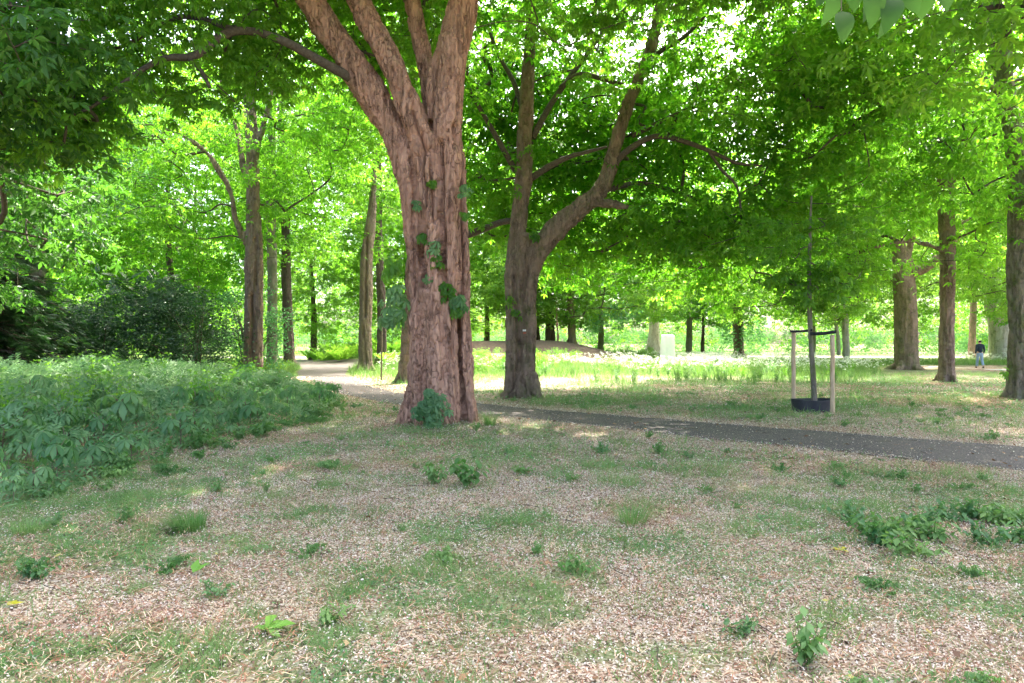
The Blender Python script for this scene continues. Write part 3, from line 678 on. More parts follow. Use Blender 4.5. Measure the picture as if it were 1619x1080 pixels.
def shoot(parent, p, n, r, size, seed, tpl=2, mat='leaf', hang=0.8, squash=(1, .45, 1), name='leaf_shoot'):
    """a tuft of young leaves sprouting from the bark"""
    rg = np.random.default_rng(seed); d = rg.normal(0, 1, (n, 3)); d /= np.linalg.norm(d, axis=1)[:, None]
    d[:, 1] = -np.abs(d[:, 1]); q = np.array(p)+d*np.array(squash)*r*rg.uniform(.35, 1, (n, 1))
    nr = d*np.array([.8, 1.0, .3])+np.array([0, -hang*.8, .75])+rg.normal(0, .2, (n, 3))
    hd = np.arctan2(d[:, 1]-.5, d[:, 0])+rg.normal(0, .5, n)
    mb = MB(); scatter(mb, q, nr, hd, size*rg.uniform(.6, 1.1, n), tpl, rg); return mb.build(name, M[mat], parent, smooth=False)
for k, (px_, py_, n, r, s) in enumerate(((682, 290, 4, .08, .2), (660, 322, 5, .09, .2), (668, 376, 6, .12, .24), (684, 392, 7, .14, .26), (690, 412, 6, .12, .24), (676, 440, 5, .10, .22), (705, 460, 9, .16, .28), (725, 478, 10, .17, .3), (720, 492, 6, .12, .26), (733, 300, 8, .13, .2), (735, 340, 6, .10, .2))):
    shoot(T1, P(px_, py_, Y1-.64), int(n*1.5), r*1.15, s*1.1, 200+k, mat='leaf_fern' if k % 2 else 'leaf_mid')
shoot(T1, P(680, 645, Y1-.95), 95, .50, .27, 231, mat='leaf_bank', squash=(.78, .32, .78), name='base_foliage')
# drooping leafy twig on the left flank of the trunk
shoot(T1, P(622, 478, Y1-.5), 20, .42, .44, 240, mat='leaf_fern', squash=(.6, .5, .95)); shoot(T1, P(622, 420, Y1-.4), 16, .4, .38, 241, mat='leaf_mid', squash=(.5, .5, .9)); shoot(T1, P(612, 505, Y1-.55), 10, .3, .42, 242, mat='leaf_fern', squash=(.7, .5, .6))

# ---- the forked chestnut across the path
Y2 = 20.0
l2 = [
    px_path(Y2, [(820, 640, 46), (821, 600, 42), (821, 550, 42), (821, 500, 42), (822, 450, 42), (824, 410, 40), (826, 370, 30)]),
    px_path(Y2, [(812, 620, 26, -.2), (812, 520, 24, -.2), (812, 440, 26, -.15), (815, 390, 26), (822, 320, 26), (828, 280, 26), (830, 220, 25), (832, 170, 24), (835, 110, 22), (839, 50, 18), (840, -10, 16), (845, -120, 12), (850, -240, 7)]),
    px_path(Y2, [(832, 620, 26, -.2), (834, 520, 26, -.15), (834, 450, 30, -.1), (846, 405, 34, -.1), (878, 364, 34, -.2), (905, 340, 31, -.3), (932, 318, 28, -.4), (958, 285, 25, -.4), (972, 240, 24, -.4), (985, 190, 21, -.4), (1003, 140, 18, -.3), (1022, 95, 17, -.3), (1036, 50, 16, -.2), (1044, 0, 14), (1060, -100, 11, .2), (1085, -200, 7, .4)]),
    px_path(Y2, [(940, 322, 12, -.4), (965, 322, 12, -.5), (1000, 330, 9, -.6)]),
    px_path(Y2, [(802, 626, 20, -.5), (795, 640, 14, -.8), (780, 648, 8, -1.1)]), px_path(Y2, [(840, 590, 18, -.3), (846, 612, 17, -.4), (854, 628, 12, -.6), (866, 638, 7, -.9)]),
]
s2 = [px_path(Y2, p) for p in (
    [(968, 262, 12, -.4), (995, 236, 10, -.6), (1035, 216, 9, -.8), (1075, 222, 8, -1), (1120, 238, 7, -1.1), (1165, 258, 5, -1.3), (1205, 262, 3, -1.4)],
    [(1120, 238, 5, -1.1), (1142, 270, 5, -1.1), (1165, 295, 4, -1.2), (1172, 340, 3, -1.3)],
    [(1000, 215, 8, -.4), (1050, 190, 7, -.2), (1110, 165, 6, 0), (1190, 150, 4, .2)],
    [(840, 282, 11), (870, 262, 10, -.2), (900, 248, 8, -.3), (930, 240, 6, -.4), (960, 232, 4, -.5)],
    [(842, 218, 11), (868, 170, 10, .2), (895, 130, 9, .3), (925, 90, 7, .4), (960, 45, 6, .5), (1010, -10, 4, .6)],
    [(885, 140, 8, .2), (915, 118, 8, .1), (950, 124, 8, 0), (985, 135, 8, -.3)],
    [(815, 270, 10), (795, 235, 9, -.1), (775, 200, 8, -.2), (755, 165, 7, -.3), (742, 140, 5, -.4), (735, 60, 4, -.5)],
    [(828, 180, 9), (812, 130, 8, .3), (790, 90, 6, .4), (770, 40, 5, .5)],
    [(814, 348, 9, .2), (790, 352, 10, .5), (765, 362, 11, .8), (738, 372, 12, 1.0)],
    [(1010, 130, 8, -.3), (1040, 85, 8, -.5), (1080, 60, 7, -.6), (1120, 20, 5, -.6)],
    [(960, 300, 9, -.4), (1010, 290, 8, .3), (1060, 300, 6, .7), (1110, 320, 5, 1.0), (1150, 350, 4, 1.2)],
)]
T2 = empty('chestnut_tree', (*P(820, 630, Y2)[:2], 0.0), label='forked mossy brown chestnut whose right limb curves away, a small painted blaze on its trunk', cat='tree')
woody('trunk', l2+roots(P(820, 630, Y2)[0], Y2, .40, 5, 4, .75, .35), M['bark_brown'], T2, 0.033, 1.0, 1.0, 8, 18, [([P(812, 440, Y2), P(818, 500, Y2), P(822, 560, Y2), P(814, 600, Y2), P(806, 625, Y2)], .16, .06), ([P(832, 430, Y2), P(826, 500, Y2), P(832, 570, Y2)], .10, .05), ([P(824, 600, Y2), P(834, 622, Y2)], .12, .06)])
rg = np.random.default_rng(202)
vols = [((1.5, 21, 12.0), (8.5, 6.0, 4.8), 400, 8.6, .3), ((1.2, 23.0, 8.0), (4.8, 2.5, 3.4), 130, 4.8), ((6.0, 21.2, 7.2), (3.8, 2.4, 3.0), 120, 4.2), ((6.8, 24.5, 5.2), (4.2, 2.2, 1.9), 70, 3.2), ((3.0, 24.5, 5.0), (2.4, 1.5, 1.6), 26, 3.4), ((2.0, 24.2, 9.6), (5.2, 2.0, 3.6), 170, 5.5), ((1.5, 22.5, 13.5), (6, 3.5, 2.2), 120, 11.8), ((5.2, 19.5, 4.9), (2.8, 2.2, .9), 46, 3.4), ((2.2, 22, 5.0), (1.6, 1.6, .7), 16), ((-.9, 21.5, 7.5), (1.2, 2.5, 3), 36), ((9.4, 20, 6.0), (2.3, 2.2, 1.8), 26, 3.6)]
cl = np.concatenate([volume(rg, *v) for v in vols])
pxs = 809.5+cl[:, 0]/cl[:, 1]*FPX; pys = 540-(cl[:, 2]-CAMH)/cl[:, 1]*FPX
cl = cl[~((cl[:, 1] < 20.6) & (cl[:, 0] > -.8) & (cl[:, 0] < 4.0) & (cl[:, 2] < 11.4) & (rg.random(len(cl)) < .62))]
tb = MB()
for p, r in s2: tube(tb, p, r, 8, .2)
for pts, rs in grow(limb_nodes(l2[1:4]+s2, .5, .35), .9, cl, rg): tube(tb, pts, np.maximum(rs, 0.006), 6, 0.3, cap=False)
tb.build('branches', M['twig'], T2)
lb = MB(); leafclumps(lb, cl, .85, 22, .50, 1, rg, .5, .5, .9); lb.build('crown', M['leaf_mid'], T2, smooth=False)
for k, (px_, py_, n, r, s) in enumerate(((808, 478, 7, .22, .32), (815, 494, 11, .17, .3), (845, 372, 14, .16, .34), (812, 300, 8, .25, .34), (838, 240, 8, .25, .3))):
    shoot(T2, P(px_, py_, Y2-.5), n, r, s, 260+k, 1, 'leaf')
mb = MB(); c = P(829, 522.5, Y2-.47); box(mb, c-np.array(T2.location), (.095, .02, .05))
mk('trail_marker', np.concatenate(mb.V), mb.Q, M['white_paint'], T2, False)
mb = MB(); c = P(829.5, 526.6, Y2-.472); box(mb, c-np.array(T2.location), (.085, .02, .026))
tag(mk('trail_marker', np.concatenate(mb.V), mb.Q, M['red_paint'], T2, False), label='red lower band of the painted blaze')

# ---- left of the path
Y3 = 28.8
l3 = [px_path(Y3, [(400, 615, 38), (400, 560, 36), (400, 500, 33), (401, 440, 31), (400, 390, 28), (400, 300, 25), (399, 200, 20), (398, 120, 16), (399, 60, 13), (400, -40, 10), (402, -180, 6)]),
      px_path(Y3, [(408, 600, 18, -.2), (411, 500, 16, -.2), (410, 400, 15, -.1), (408, 340, 14, 0)]),
      px_path(Y3, [(400, 398, 13), (384, 374, 13, -.1), (372, 345, 12, -.2), (366, 310, 11, -.3), (348, 272, 10, -.4), (325, 240, 8, -.5), (290, 215, 7, -.6), (255, 198, 5, -.7), (250, 160, 4, -.7)]),
      px_path(Y3, [(400, 300, 13), (386, 270, 11), (378, 220, 9, .3), (360, 160, 7, .5), (340, 100, 5, .6)]),
      px_path(Y3, [(402, 260, 10), (412, 215, 9), (425, 165, 8), (440, 100, 6), (450, 30, 5)]),
      px_path(Y3, [(394, 240, 7), (388, 180, 7), (385, 100, 6), (384, 60, 5)])]
T3 = make_tree('chestnut_tree', (P(400, 600, Y3)[0], Y3), l3, M['bark_pink'],
    [((-11, 28.5, 12.5), (7, 6, 5.5), 420, 8.5, .3), ((-13.5, 28, 8.0), (3.8, 4, 3.4), 130, 4.6), ((-9.5, 30, 8), (2.2, 2.0, 4), 50, 5), ((-9.0, 27, 11.5), (3, 3, 3), 60)],
    M['leaf_mid'], 'tall chestnut with pinkish brown flaking bark and dark hollow scars, right of the dark bushes', leaf=.4, per=24, voxel=.04, seed=31, creases=[([P(403, 470, 28.8), P(404, 520, 28.8), P(402, 560, 28.8), P(405, 602, 28.8)], .22, .07), ([P(392, 420, 28.8), P(391, 500, 28.8)], .08, .05), ([P(408, 380, 28.8), P(410, 460, 28.8)], .12, .05)], win=[(330, 460, 60, 420, 28.9, .85), (230, 380, 180, 400, 28.4, .6)])
def simple(name, Y, pts, mat, vols, leafm, label, **k):
    return make_tree(name, (P(pts[0][0], 0, Y)[0], Y), [px_path(Y, pts)]+k.pop('more', []), mat, vols, leafm, label, **k)
simple('slender_tree', 35, [(430, 595, 22), (431, 500, 20), (430, 400, 19), (428, 300, 18), (430, 200, 15), (434, 110, 11), (440, 0, 8)], M['bark_grey'],
    [((-12, 36, 14), (5, 5, 5), 150, 9), ((-12.5, 36, 9), (2.2, 2, 3.5), 40, 5)], M['leaf'], 'slender grey leaf-clad trunk just behind the pinkish flaking chestnut', leaf=.42, per=22, voxel=.06, seed=32)
simple('slender_tree', 44, [(457, 590, 24), (457, 550, 20), (454, 480, 19), (452, 400, 18), (450, 320, 16), (446, 240, 14), (444, 150, 11), (440, 40, 8)], M['bark_dark'],
    [((-14.5, 45, 15), (6, 5, 6), 220, 9), ((-14.5, 45, 9.5), (3, 3, 3.5), 70, 5)], M['leaf'], 'dark straight trunk at the left side of the path bend', leaf=.45, per=22, voxel=.06, seed=33)
simple('broken_tree', 37.5, [(578, 600, 30), (578, 570, 26), (578, 520, 25), (579, 460, 25), (580, 400, 24), (586, 350, 18), (590, 305, 14), (594, 240, 8)], M['bark_pink'],
    [((-7.5, 38, 13.5), (4.5, 4, 4.5), 130, 9), ((-8, 39, 8.5), (2, 2, 2.6), 26)], M['leaf'], 'leaning bare-sided trunk with a dark split, right of the path bend', leaf=.42, per=22, voxel=.05, seed=34, creases=[([P(582, 370, 37.5), P(581, 430, 37.5), P(579, 500, 37.5)], .2, .07), ([P(576, 520, 37.5), P(582, 585, 37.5)], .14, .07)])
simple('slender_tree', 43, [(604, 590, 22), (604, 550, 19), (603, 480, 17), (600, 400, 16), (598, 300, 13), (600, 200, 9), (600, 60, 6)], M['bark_dark'],
    [((-8, 44, 14), (5, 4, 5), 150, 9)], M['leaf_bright'], 'thin dark trunk between the leaning split trunk and the red chestnut', leaf=.45, per=22, voxel=.06, seed=35)
simple('mossy_tree', 27, [(640, 615, 34), (643, 580, 28), (647, 520, 26), (650, 440, 24), (652, 350, 22), (655, 250, 18), (660, 120, 12)], M['bark_brown'],
    [((-3.5, 28, 12.5), (4.0, 3.5, 4.0), 170, 8.6)], M['leaf'], 'mossy brown trunk half hidden behind the left flank of the red chestnut', leaf=.4, per=22, voxel=.05, seed=36)
# young grey stake beside the path
mb = MB(); tube(mb, [P(603, 601, 28.5), P(603.5, 560, 28.5), P(604, 505, 28.5)], [.035, .032, .028], 8, .3)
tag(mb.build('thin_post', M['twig_red']), 'thin grey post standing upright in front of the thin dark trunk', 'post')

# ---- far left: pale forked trunk and dark evergreens
simple('forked_tree', 33, [(56, 560, 34), (58, 500, 29), (60, 440, 26), (62, 395, 26), (66, 360, 22), (72, 330, 14), (90, 290, 11), (104, 250, 9)], M['bark_grey'],
    [((-22, 33, 11.5), (5.5, 5, 5), 260, 7), ((-24, 31, 7), (3, 3, 3), 60, 4)], M['leaf_cool'], 'grey forked trunk rising from the greenery at the left edge', leaf=.42, per=22, voxel=.05, seed=37,
    more=[px_path(33, [(64, 370, 16), (52, 330, 13), (45, 280, 10), (40, 200, 7)])])

def conifer(name, x, y, h, r, n, seed, label, mat='leaf_dark', low=.3):
    rg = np.random.default_rng(seed); z0 = gz(x, y); t = empty(name, (x, y, z0), label=label, cat='evergreen tree')
    mb = MB(); tube(mb, [(x, y, z0-.1), (x+.1, y, z0+h*.5), (x, y, z0+h)], [.22, .14, .02], 10, .4); 
    lb = MB(); hh = z0+low+(h-low)*rg.random(n)**1.25; a = rg.uniform(0, 2*np.pi, n); f = 1-(hh-z0)/h; L = r*(0.07+0.9*f**.8)*rg.uniform(.6, 1.15, n)
    for k in range(n):
        d = np.array([math.cos(a[k]), math.sin(a[k])]); pts = [np.array([x+.02, y, hh[k]]), np.array([x+d[0]*L[k]*.55, y+d[1]*L[k]*.55, hh[k]+.12*L[k]]), np.array([x+d[0]*L[k], y+d[1]*L[k], hh[k]-.18*L[k]])]
        tube(mb, pts, [.03, .018, .004], 4, .4, cap=False)
        m = int(10+L[k]*16); s = rg.random(m)**.7; p = np.array([x, y, hh[k]])+np.stack([d[0]*L[k]*s, d[1]*L[k]*s, .1*L[k]*np.sin(s*3)-.18*L[k]*s*s], 1)
        nr = np.stack([rg.normal(0, .25, m), rg.normal(0, .25, m), np.ones(m)], 1)
        scatter(lb, p, nr, a[k]+rg.choice([-1, 1], m)*rg.uniform(.3, 1.1, m), rg.uniform(.25, .5, m)*(.6+.2*r/2), 'frond', rg)
    mb.build('trunk', M['bark_dark'], t); lb.build('crown', M[mat], t, smooth=False); return t
conifer('yew_tree', -17.6, 23.5, 6.2, 3.4, 210, 51, 'dark feathery yew spreading in at the left edge of the scene')
conifer('yew_tree', -16.4, 20.5, 6.6, 3.3, 200, 54, 'nearest dark yew at the left edge, just behind the undergrowth bank')
conifer('yew_tree', -21.5, 27, 8, 3.5, 170, 53, 'tallest yew, behind the feathery one at the left edge')

def bush(name, x, y, rx, ry, h, n, seed, label, mat, tpl='oval', size=.11, cat='bush', group=None, per=70, stems=9, cr=.35, kind=None):
    rg = np.random.default_rng(seed); z0 = gz(x, y); t = empty(name, (x, y, z0), label=label, cat=cat, group=group)
    p = volume(rg, (x, y, z0+h*.42), (rx, ry, h*.6), n, z0+.08, .25); p[:, 2] = np.minimum(p[:, 2], z0+h)
    lb = MB(); q = np.repeat(p, per, 0)+rg.normal(0, cr*.6, (len(p)*per, 3)); q[:, 2] = np.maximum(q[:, 2], z0+.03)
    nr = rg.normal(0, .6, q.shape)+np.array([0, -.2, .8]); scatter(lb, q, nr, rg.uniform(0, 6.28, len(q)), size*rg.uniform(.6, 1.2, len(q)), tpl, rg)
    mb = MB()
    for k in range(stems):
        e = p[rg.integers(len(p))]; b = np.array([x+rg.normal(0, rx*.12), y+rg.normal(0, ry*.12), z0-.05]); m_ = (b+e)/2+np.array([0, 0, .15*h])
        tube(mb, [b, m_, e], [.035, .022, .008], 6, .3, cap=False)
    mb.build('stems', M['twig'], t); lb.build('foliage', M[mat], t, smooth=False); return t
bush('yew_bush', -16.0, 29.5, 3.0, 2.2, 4.4, 120, 52, 'low dark yew between the grey forked trunk and the holly bushes', 'leaf_dark', 'frond', .5, per=22, cr=.5)
bush('holly_bush', -13.0, 27.5, 2.1, 1.8, 3.6, 130, 61, 'dense dark glossy holly bush beside the pinkish flaking chestnut', 'leaf_dark', per=75)
bush('holly_bush', -16.3, 26.5, 2.2, 1.8, 3.0, 120, 62, 'lower dark holly bush left of the dense glossy one', 'leaf_dark', per=70)
bush('elder_bush', -12.0, 31.5, 2.0, 1.6, 4.4, 80, 63, 'grey green twiggy shrub showing above the dark holly', 'leaf_cool', per=50, size=.13, stems=20)
bush('laurel_bush', -20.5, 22.5, 2.6, 2.0, 2.2, 100, 64, 'mid green broadleaf shrub under the left edge yew', 'leaf_bank', per=50, size=.16)

# ---- right hand trees
simple('big_chestnut_tree', 39.5, [(1434, 600, 46), (1433, 560, 42), (1432, 500, 40), (1430, 450, 38), (1427, 415, 36), (1418, 380, 20), (1408, 330, 18), (1400, 270, 14), (1392, 180, 10)], M['bark_brown'],
    [((23.5, 41, 13), (8, 6, 6), 420, 8, .2), ((20.5, 41, 8.0), (6, 4, 4), 190, 3.8), ((26, 41, 6.5), (3, 3, 2.6), 60, 3.6), ((18.5, 37.5, 5.2), (4.5, 2.4, 2.4), 90, 2.9), ((29, 40, 6), (3, 3, 3.2), 70, 3.0)], M['leaf_bright'], 'stout grey green trunk with a thick mossy limb reaching right', leaf=.44, per=24, voxel=.05, seed=41, win=[(1380, 1520, 370, 600, 39.8, .97)],
    more=[px_path(39.5, [(1432, 440, 26), (1446, 430, 20, -.3), (1462, 424, 18, -.6), (1478, 412, 17, -.9), (1500, 392, 14, -1.2), (1525, 350, 10, -1.3), (1550, 290, 7, -1.3)]),
          px_path(39.5, [(1426, 425, 24), (1440, 385, 12, .2), (1455, 330, 10, .4), (1460, 260, 8, .5)])])
Y11 = 27.8
simple('dark_chestnut_tree', Y11, [(1497, 615, 32), (1497, 580, 28), (1497, 530, 27), (1498, 450, 28), (1497, 380, 27), (1494, 310, 25), (1493, 240, 24), (1497, 170, 22), (1503, 100, 20), (1508, 40, 17), (1512, -60, 12), (1520, -180, 7)], M['bark_pink'],
    [((17.5, 28, 12.5), (7, 6, 5), 420, 8.5, .25), ((14.5, 28.0, 7.6), (4.2, 3.0, 4.0), 190, 3.6), ((9.5, 30, 6.8), (4.0, 2.4, 4.4), 130, 2.9), ((20.0, 28, 8), (3.0, 3, 3.6), 110, 4.4), ((17.5, 26.6, 6.0), (1.6, .8, 2.2), 26, 4.2)], M['leaf_mid'], 'dark pinkish trunk with a pale split foot, just right of the stout mossy limbed trunk', leaf=.46, per=23, voxel=.04, seed=42, win=[(1390, 1485, 375, 600, 99, .9), (1465, 1530, 40, 600, 28.0, .8)],
    more=[px_path(Y11, [(1492, 398, 11), (1470, 388, 9, -.3), (1440, 382, 8, -.5), (1405, 386, 6, -.8), (1370, 395, 4, -1)]),
          px_path(Y11, [(1495, 250, 12), (1470, 235, 10, -.2), (1440, 215, 8, -.4), (1400, 180, 6, -.6), (1360, 150, 5, -.7)]),
          px_path(Y11, [(1500, 300, 10), (1525, 270, 9), (1545, 220, 7), (1560, 150, 5)])])
Y12 = 19.2
simple('chestnut_tree', Y12, [(1612, 645, 44), (1612, 600, 42), (1613, 540, 42), (1614, 470, 42), (1613, 400, 38), (1612, 320, 36), (1606, 250, 34), (1597, 180, 32), (1586, 110, 32), (1575, 40, 30), (1562, -40, 26), (1545, -150, 18), (1520, -260, 10)], M['bark_grey'],
    [((13.0, 18.5, 11.5), (6.5, 6, 5), 480, 7.6, .25), ((9.6, 18.5, 8.0), (3.2, 2.6, 2.4), 110, 5.3), ((13.0, 18.0, 6.6), (2.2, 2.6, 1.9), 62, 4.6), ((6.8, 17.5, 8.4), (2.6, 2.6, 1.5), 50, 6), ((10.3, 20.5, 6.0), (2.6, 1.6, 1.4), 18, 4.4), ((14.8, 18.2, 5.4), (1.3, 1.0, 1.6), 16)], M['leaf_mid'], 'big trunk at the right edge, green with moss at its foot', leaf=.44, per=22, tpl=1, voxel=.035, seed=43, win=[(1530, 1640, -20, 600, 19.4, .8), (1380, 1500, 370, 600, 99, .9)],
    more=[px_path(Y12, [(1590, 160, 14), (1560, 130, 12, -.3), (1510, 110, 10, -.6), (1450, 95, 8, -.8), (1380, 100, 6, -1), (1300, 120, 4, -1.2)])])
# leafy sprig at its foot
T12 = bpy.data.objects['chestnut_tree.003']
shoot(T12, P(1588, 590, Y12-.1), 6, .18, .34, 270, 1, 'leaf')

# pale burred trunk and the thin yellow-green one beyond the walker
simple('pale_plane_tree', 56, [(1583, 580, 46), (1582, 550, 40), (1580, 510, 38), (1578, 480, 46), (1584, 455, 40), (1592, 420, 26), (1596, 360, 20), (1598, 250, 14)], M['bark_pale'],
    [((41, 57, 14), (8, 6, 6), 200, 8)], M['leaf_bright'], 'pale burred trunk just left of the right edge trunk, far behind', leaf=.5, per=24, voxel=.08, seed=44,
    more=[px_path(56, [(1596, 505, 16, -.6), (1588, 490, 14, -.9), (1596, 478, 14, -.8), (1606, 492, 12, -.6)]), px_path(56, [(1572, 470, 16), (1566, 430, 12), (1560, 380, 9)])])
simple('yellow_green_tree', 68, [(1537, 568, 16), (1537, 540, 13), (1538, 500, 12), (1540, 450, 11), (1545, 360, 9), (1548, 250, 6)], M['bark_brown'],
    [((46, 68, 13), (6, 5, 5), 150, 7)], M['leaf_bright'], 'thin yellow green trunk behind the walking person', leaf=.5, per=24, voxel=.1, seed=45)

# meadow trees
simple('mossy_tree', 52, [(904, 582, 22), (904, 560, 17), (904, 535, 16), (903, 505, 16), (902, 470, 14), (900, 430, 10), (896, 380, 7)], M['bark_brown'],
    [((4.5, 52, 7.6), (5.4, 4, 5.0), 330, 3.0), ((0.6, 51, 6.0), (3.4, 2.4, 2.8), 110, 2.9), ((10.5, 50, 6.2), (3.4, 2.6, 3.6), 110, 3.0)], M['leaf_bright'], 'short mossy green trunk at the foot of the earth mound', leaf=.46, per=24, voxel=.07, seed=46)
simple('old_beech_tree', 76, [(1033, 575, 34), (1033, 555, 26), (1034, 535, 22), (1034, 515, 20), (1032, 480, 16), (1030, 430, 12)], M['bark_pale'],
    [((16, 76, 11), (8, 6, 8), 380, 4.0, .2)], M['leaf_cool'], 'far trunk with spreading roots seen left of the stone pillar', leaf=.55, per=24, voxel=.1, seed=47, root=(7, 1.6, .9))
simple('ivy_draped_tree', 70, [(1168, 572, 22), (1168, 550, 20), (1167, 530, 20), (1166, 505, 22), (1160, 460, 15), (1155, 420, 10)], M['bark_dark'],
    [((24, 70, 10.5), (8, 6, 6), 280, 4.0, .2)], M['leaf_bright'], 'far dark trunk draped with pale green hanging foliage, beyond the flowers', leaf=.5, per=24, voxel=.1, seed=48)
TI = bpy.data.objects['ivy_draped_tree']
for k, (px_, w_) in enumerate(((1150, .55), (1180, .8), (1197, .8))):
    rg = np.random.default_rng(480+k); b = P(px_, 556, 69.3); qs = []
    for st in range(16):
        x0 = rg.normal(0, w_*.6); top = rg.uniform(2.4, 5.5)*(1-.25*abs(x0)/w_); low_ = rg.uniform(-.3, 1.6); m = int(28*(top-low_)/4)
        z = rg.uniform(low_, top, m); qs.append(np.stack([x0*(1.25-.08*z)+rg.normal(0, .07, m), rg.normal(0, .25, m), z], 1))
    q = b+np.concatenate(qs); n = len(q); mb = MB()
    scatter(mb, q, rg.normal(0, .4, (n, 3))+np.array([0, -1, .3]), rg.uniform(0, 6.28, n), rg.uniform(.15, .34, n), 'oval', rg); mb.build('hanging_foliage', M['leaf_cool'], TI, smooth=False)
simple('small_tree', 62, [(1112, 566, 9), (1111, 545, 8), (1112, 520, 7), (1110, 480, 5)], M['bark_dark'],
    [((17.4, 62, 6.0), (2.6, 2.4, 2.3), 70, 2.4)], M['leaf_cool'], 'small thin dark tree between the pillar and the draped trunk', leaf=.45, per=24, voxel=.09, seed=49)
simple('twin_stem_tree', 50, [(1338, 566, 14), (1337, 540, 13), (1336, 500, 13), (1333, 460, 11), (1330, 400, 8)], M['bark_pale'],
    [((24, 50, 7.5), (5.6, 4, 5.0), 320, 2.9), ((17.5, 48, 6.5), (3.4, 2.6, 3.8), 120, 3.2)], M['leaf_bright'], 'pale twin stemmed tree seen past the right hand stake', leaf=.46, per=24, voxel=.07, seed=50,
    more=[px_path(50, [(1326, 562, 9), (1324, 530, 8), (1318, 490, 7), (1312, 450, 5)])])
for k, (px_, py_, w_, lab) in enumerate(((850, 525, 8, 'dark stem on the mound just right of the forked chestnut'), (873, 528, 10, 'thicker dark stem on the mound, left of the short mossy trunk'), (882, 545, 4, 'thin reddish stem on the mound beside the short mossy trunk'))):
    YY_ = 60 if k < 2 else 50
    simple('young_tree', YY_, [(px_, py_+20, w_*1.3), (px_, py_-10, w_), (px_-2, py_-50, w_*.8), (px_-4, py_-100, w_*.5)], M['bark_dark'] if k < 2 else M['bark_red'],
        [((P(px_, 0, YY_)[0], YY_, 8.0), (2.8, 2.4, 2.6), 60 if k < 2 else 30, 4.2)], M['leaf_cool'], lab, leaf=.42, per=22, voxel=.05, seed=55+k, root=None)

# trunks outside the frame, crowns reaching over; dense unseen tops added to block sun
def over(name, x, y, vols, leafm, label, seed, h=11, leaf=.42, tpl=1, limbs_=()):
    l = [(np.array([(x, y, -.2), (x+.1, y, 3), (x-.2, y, 6), (x, y, h)]), np.array([.48, .4, .3, .12]))]
    for e in limbs_: l.append((np.array([(x, y, 3.6), (x*.6+e[0]*.4, y*.6+e[1]*.4, 3.6*.4+e[2]*.6+.6), e]), np.array([.2, .13, .05])))
    return make_tree(name, (x, y), l, M['bark_dark'], vols, M[leafm], label, leaf=leaf, per=26, voxel=.06, seed=seed, tpl=tpl)
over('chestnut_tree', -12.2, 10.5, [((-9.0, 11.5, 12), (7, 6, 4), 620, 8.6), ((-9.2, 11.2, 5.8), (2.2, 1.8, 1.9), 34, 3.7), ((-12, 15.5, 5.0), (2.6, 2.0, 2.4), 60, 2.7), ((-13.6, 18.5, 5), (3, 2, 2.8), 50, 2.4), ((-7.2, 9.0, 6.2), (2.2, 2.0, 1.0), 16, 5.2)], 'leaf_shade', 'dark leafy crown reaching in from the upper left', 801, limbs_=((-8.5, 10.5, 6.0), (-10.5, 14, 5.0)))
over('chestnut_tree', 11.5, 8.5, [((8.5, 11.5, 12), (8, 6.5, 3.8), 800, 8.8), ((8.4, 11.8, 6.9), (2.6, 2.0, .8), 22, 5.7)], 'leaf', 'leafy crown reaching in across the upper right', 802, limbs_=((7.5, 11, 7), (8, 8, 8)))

# more trees that close the view between the named ones
rgm = np.random.default_rng(900)
more = [(-30, 44, 'bark_dark', 'leaf', 'broad leafy tree far left behind the yews'), (-24, 52, 'bark_grey', 'leaf_bright', 'bright leafy tree seen through the left foliage above the holly'),
        (-17.5, 60, 'bark_dark', 'leaf_bright', 'bright tree standing where the path disappears'), (-9.5, 62, 'bark_dark', 'leaf', 'darker leafy tree behind the ferns at the path bend'),
        (-2.5, 66, 'bark_dark', 'leaf_bright', 'leafy tree rising behind the earth mound'), (8.5, 66, 'bark_grey', 'leaf_cool', 'blue green tree above the mound, right of the forked chestnut'),
        (33, 58, 'bark_dark', 'leaf_bright', 'bright tree behind the stout grey green trunk'), (37, 48, 'bark_dark', 'leaf', 'leafy tree between the dark pinkish trunk and the right edge'),
        (10.5, 34, 'bark_brown', 'leaf_bright', ''), (52, 62, 'bark_dark', 'leaf', 'farthest leafy tree at the right edge'),
        (-5.5, 57, 'bark_dark', 'leaf_mid', 'green tree whose crown hangs over the left half of the mound'), (3.0, 58, 'bark_dark', 'leaf_bright', 'bright crown above the right half of the mound'),
        (15.5, 60, 'bark_grey', 'leaf_mid', 'green crown hanging above the stone pillar'), (29, 66, 'bark_grey', 'leaf', 'deep green crown between the twin stemmed tree and the stout trunk'), (-21, 42, 'bark_dark', 'leaf_mid', 'leafy tree left of the pinkish flaking chestnut, behind the holly')]
for k, (x, y, bm, lm, lab) in enumerate(more):
    if not lab: continue
    low = 1.4 if x < -8 else 2.4
    make_tree('leafy_tree', (x, y), [(np.array([(x, y, -.2), (x+.1, y, 4), (x-.2, y, 9), (x, y, 16)]), np.array([.4, .3, .2, .08]))], M[bm],
        [((x, y, 11.5), (6.8, 5.5, 9.0), 560, low, .2)], M[lm], lab, leaf=.5, per=24, voxel=.09, seed=700+k, radk=.9)

